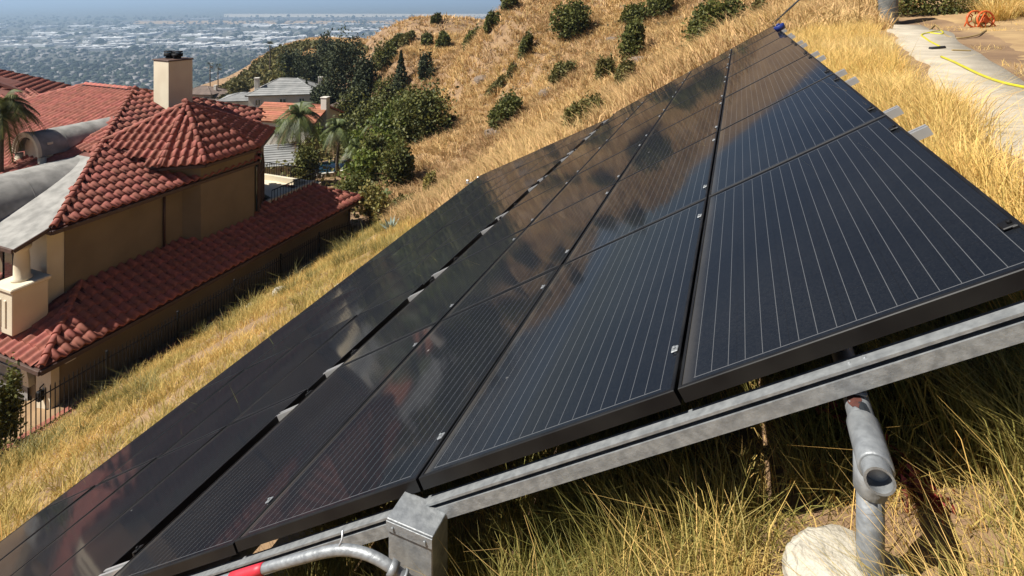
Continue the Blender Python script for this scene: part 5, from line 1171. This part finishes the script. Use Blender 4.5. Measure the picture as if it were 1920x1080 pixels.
# pool with coping, patio
pc = U(622, 322, 53); zt = g1(pc[0], pc[1]) + .45
pool = empty('swimming_pool', (pc[0], pc[1], zt)); tag(pool, 'small turquoise swimming pool with a pale rim behind the terrace', 'pool')
n_ = 28; ring = [(1.5 * math.cos(a_) * (1 + .16 * math.cos(2 * a_)), 2.0 * math.sin(a_)) for a_ in np.linspace(0, 2 * math.pi, n_, endpoint=False)]
mb = MB(); mb.add([(x, y, -.08) for x, y in ring], [tuple(range(n_))]); mb.build('water', M['pool_water'], pool)
mb = MB(); vs = [(x * s_, y * s_, z) for s_, z in ((1.0, -.5), (1.0, .03), (1.16, .03), (1.16, -.8)) for x, y in ring]; mb.add(vs, [(j * n_ + i, (j + 1) * n_ + i, (j + 1) * n_ + (i + 1) % n_, j * n_ + (i + 1) % n_)[::-1] for j in range(3) for i in range(n_)]); mb.build('rim', M['white_wall'], pool)
for i, (pxa, pya, pxb, pyb, d, h_, lab) in enumerate([(668, 262, 706, 300, 62, .9, 'white curved garden wall above the pool'), (410, 212, 470, 208, 116, .9, 'white garden wall by the three cypresses')]):
    a = U(pxa, pya, d); b = U(pxb, pyb, d * .92); A3 = Vector((a[0], a[1], g1(a[0], a[1]) - .3)); B3 = Vector((b[0], b[1], g1(b[0], b[1]) - .3)); dv = B3 - A3; mb = MB(); sv = Vector((-dv.y, dv.x, 0)).normalized() * .12
    up_ = Vector((0, 0, h_ + .3)); mb.add([A3 - sv, B3 - sv, B3 + sv, A3 + sv, A3 - sv + up_, B3 - sv + up_, B3 + sv + up_, A3 + sv + up_], [(0, 1, 5, 4), (1, 2, 6, 5), (2, 3, 7, 6), (3, 0, 4, 7), (4, 5, 6, 7)]); o = mb.build('garden_wall', M['white_wall']); tag(o, lab, 'wall')
# ground cover of the ravine
def in_poly_px(px, py, poly):
    c = np.zeros(px.shape, bool); j = len(poly) - 1
    for i in range(len(poly)):
        xi, yi = poly[i]; xj, yj = poly[j]; c ^= ((yi > py) != (yj > py)) & (px < (xj - xi) * (py - yi) / (yj - yi + 1e-9) + xi); j = i
    return c
RAV = [(395, 150), (520, 96), (560, 80), (640, 85), (700, 95), (740, 115), (690, 150), (760, 165), (860, 200), (840, 235), (775, 270), (755, 310), (720, 360), (700, 400), (640, 450), (500, 420), (400, 330), (330, 240)]
n_ = 150000; a_ = rng.uniform(rad(96), rad(142), n_); d_ = np.sqrt(rng.uniform(30 ** 2, 200 ** 2, n_)); x = d_ * np.cos(a_); y = d_ * np.sin(a_); z = gz(x, y); px, py, dd = px_of(np.stack([x, y, z], -1))
k_ = in_poly_px(px, py, RAV) & (vnoise(x * .22, y * .22, 51) + .25 * (py > 200) > .36); C = np.stack([x, y, z], -1)[k_]; dd = dd[k_]
hgt = rng.random(len(C)) ** 1.5 * (.5 + 1.6 * vnoise(C[:, 0] * .3, C[:, 1] * .3, 52)); C[:, 2] += hgt
me = leafmesh('ravine_scrub', C, np.clip(5.5 * dd / F_PX, .2, 1.0), M['leaf_shrub']); o = link(bpy.data.objects.new('ravine_scrub', me)); tag(o, 'low green scrub covering the ravine floor between the houses', 'scrub', kind='stuff')

# ------------------------------------------------------------------ the valley city
def blob_mesh():
    import bmesh
    bm = bmesh.new(); bmesh.ops.create_icosphere(bm, subdivisions=1, radius=1); V_ = np.array([v_.co[:] for v_ in bm.verts]); F_ = np.array([[v_.index for v_ in f.verts] for f in bm.faces]); bm.free(); return V_, F_
BV, BF = blob_mesh(); keep = BV[BF].mean(1)[:, 2] > -.45; BF = BF[keep]
def valley_xy(n, dmin, dmax, pw=1.0):
    px = rng.uniform(-150, 1100, n); u_ = rng.random(n); d_ = 1 / (1 / dmin + (1 / dmax - 1 / dmin) * u_ ** pw); R_ = (px - CX) / F_PX
    return d_[:, None] * (FW[None, :2] + R_[:, None] * RT[None, :2]), d_, px
xy, d_, px = valley_xy(34000, 900, 7000); py = CY - F_PX * VZ / d_
den = np.interp(py, [30, 60, 85, 100, 125, 260], [.4, .25, .18, .6, 1.0, 1.0]); k_ = rng.random(len(d_)) < den * (.15 + 1.5 * vnoise(xy[:, 0] / 330, xy[:, 1] / 330, 61) * (.4 + .9 * vnoise(xy[:, 0] / 90, xy[:, 1] / 90, 62)))
xy, d_ = xy[k_], d_[k_]; n_ = len(d_); r_ = rng.lognormal(1.65, .38, n_) * np.clip(d_ / 2200, .75, 2.0)
V = (BV[None] * np.array([1, 1, .85]) * rng.uniform(.8, 1.25, (n_, len(BV), 1))) * r_[:, None, None] + np.stack([xy[:, 0], xy[:, 1], VZ + r_ * .45], -1)[:, None]
T = (BF[None] + (np.arange(n_) * len(BV))[:, None, None]).reshape(-1, 3)
o = link(bpy.data.objects.new('valley_trees', np_mesh('valley_trees', V.reshape(-1, 3), TRI=T, m=M['far_tree']))); tag(o, 'far off street trees covering the valley like a wood', 'trees', kind='stuff')
# house roofs between the trees: too many and too small to count
xy, d_, px = valley_xy(4200, 900, 6500); py = CY - F_PX * VZ / d_; n_ = len(d_)
den = np.interp(py, [30, 60, 90, 110, 260], [.8, .8, .7, .30, .2]); k_ = rng.random(n_) < den; xy, d_ = xy[k_], d_[k_]; n_ = len(d_)
def boxes_np(xy, w_, l_, h_, yaw):
    n_ = len(w_); c, s_ = np.cos(yaw), np.sin(yaw); cor = np.array([(-1, -1), (1, -1), (1, 1), (-1, 1)]) * .5
    X_ = cor[None, :, 0] * w_[:, None]; Y_ = cor[None, :, 1] * l_[:, None]; bx = xy[:, 0:1] + X_ * c[:, None] - Y_ * s_[:, None]; by = xy[:, 1:2] + X_ * s_[:, None] + Y_ * c[:, None]
    lo = np.stack([bx, by, np.full_like(bx, VZ - 1)], -1); hi = np.stack([bx, by, VZ + np.repeat(h_[:, None], 4, 1)], -1); V_ = np.concatenate([lo, hi], 1).reshape(-1, 3)
    f_ = np.array([(4, 5, 6, 7), (0, 1, 5, 4), (1, 2, 6, 5), (2, 3, 7, 6), (3, 0, 4, 7)]); return V_, (f_[None] + (np.arange(n_) * 8)[:, None, None]).reshape(-1, 4)
ya = rng.choice([.2, .2 + math.pi / 2], n_) + rng.normal(0, .05, n_)
V, Q = boxes_np(xy, rng.uniform(9, 17, n_) * np.clip(d_ / 2000, .8, 2), rng.uniform(9, 22, n_) * np.clip(d_ / 2000, .8, 2), rng.uniform(4.5, 8.5, n_), ya)
o = link(bpy.data.objects.new('valley_houses', np_mesh('valley_houses', V, QUAD=Q, m=M['roof_mixed']))); tag(o, 'far off small houses scattered between the valley trees', 'houses', kind='stuff')
# warehouses one can tell apart: pale flat roofs
wm = MB(); wm.prism([(-.5, -.5), (.5, -.5), (.5, .5), (-.5, .5)], 0, .92); wm.prism([(-.497, -.497), (.497, -.497), (.497, .497), (-.497, .497)], .92, 1.0, bottom=False); wh_wall = wm.mesh('warehouse_shell', M['roof_white'])
wt = MB(); wt.prism([(-.2, -.2), (-.1, -.2), (-.1, .1), (-.2, .1)], 1.0, 1.25); wt.prism([(.15, 0), (.3, 0), (.3, .2), (.15, .2)], 1.0, 1.2); wh_vent = wt.mesh('roof_vent', M['roof_mixed'])
rw = random.Random(5); k = 0
while k < 190:
    px = rw.uniform(-60, 940); py = rw.choice([rw.gauss(72, 9), rw.gauss(52, 7), rw.gauss(85, 6), rw.uniform(38, 95)])
    if py < 34 or py > 98 or (px > 620 and py > 75): continue
    d = -VZ * F_PX / (py - CY); p = U(px, py, d); wpx = rw.choice([rw.uniform(8, 18), rw.uniform(14, 36), rw.uniform(24, 60)]); w_ = wpx * d / F_PX; l_ = rw.uniform(.35, .9) * w_ * 1.2
    o = empty('warehouse', (p[0], p[1], VZ), TH + rw.choice([.12, .12, -.25])); o.scale = (w_, l_, rw.uniform(8, 14)); tag(o, 'far pale flat roofed warehouse on the hazy valley floor', 'warehouse', 'warehouses on the valley floor')
    link(bpy.data.objects.new('shell', wh_wall), o); link(bpy.data.objects.new('roof_vent', wh_vent), o); k += 1
# long straight streets crossing the valley
for i, (xa, ya, xb, yb) in enumerate([(-100, 120, 700, 96), (-100, 150, 560, 118), (-100, 100, 800, 82), (60, 190, 420, 60), (-60, 180, 160, 60), (330, 190, 560, 58), (-100, 84, 900, 70), (200, 150, 330, 40)]):
    a = U(xa, ya, -VZ * F_PX / (ya - CY)); b = U(xb, yb, -VZ * F_PX / (yb - CY)); dv = Vector((b[0] - a[0], b[1] - a[1], 0)); sv = Vector((-dv.y, dv.x, 0)).normalized() * 9; mb = MB()
    A3 = Vector((a[0], a[1], VZ + .15 + i * .02)); B3 = Vector((b[0], b[1], VZ + .15 + i * .02)); mb.add([A3 - sv, B3 - sv, B3 + sv, A3 + sv], [(0, 1, 2, 3)]); tag(mb.build('street', M['street']), 'long straight street across the valley floor', kind='structure')
# airfield
for nm, (xa, xb, pya, pyb), mt, lab in (('runway', (300, 960, 33, 38), 'asphalt', 'dark airfield runway far across the valley'), ('airfield_apron', (420, 980, 26, 32), 'concrete', 'pale airfield apron far across the valley'), ('airfield', (250, 1000, 39, 45), 'dirt', 'pale dry airfield strip across the valley')):
    q = [U(a, b, -VZ * F_PX / (b - CY)) for a, b in ((xa, pyb), (xb, pyb), (xb, pya), (xa, pya))]; mb = MB(); mb.add([(p[0], p[1], VZ + .3) for p in q], [(0, 1, 2, 3)]); tag(mb.build(nm, M[mt]), lab, kind='structure')

# ------------------------------------------------------------------ haze over the whole place
hz = MB(); hz.prism([(-30000, -1500), (9000, -1500), (9000, 40000), (-30000, 40000)], VZ - 45, 32); hm = bpy.data.materials.new('haze_air'); hm.use_nodes = True; N = hm.node_tree.nodes; N.remove(N['Principled BSDF'])
pv = N.new('ShaderNodeVolumePrincipled'); pv.inputs['Color'].default_value = (.54, .75, 1.0, 1); pv.inputs['Density'].default_value = 1.55e-4; pv.inputs['Anisotropy'].default_value = .2
hm.node_tree.links.new(pv.outputs[0], N['Material Output'].inputs['Volume']); tag(hz.build('haze', hm), 'pale blue haze over the valley', kind='stuff')
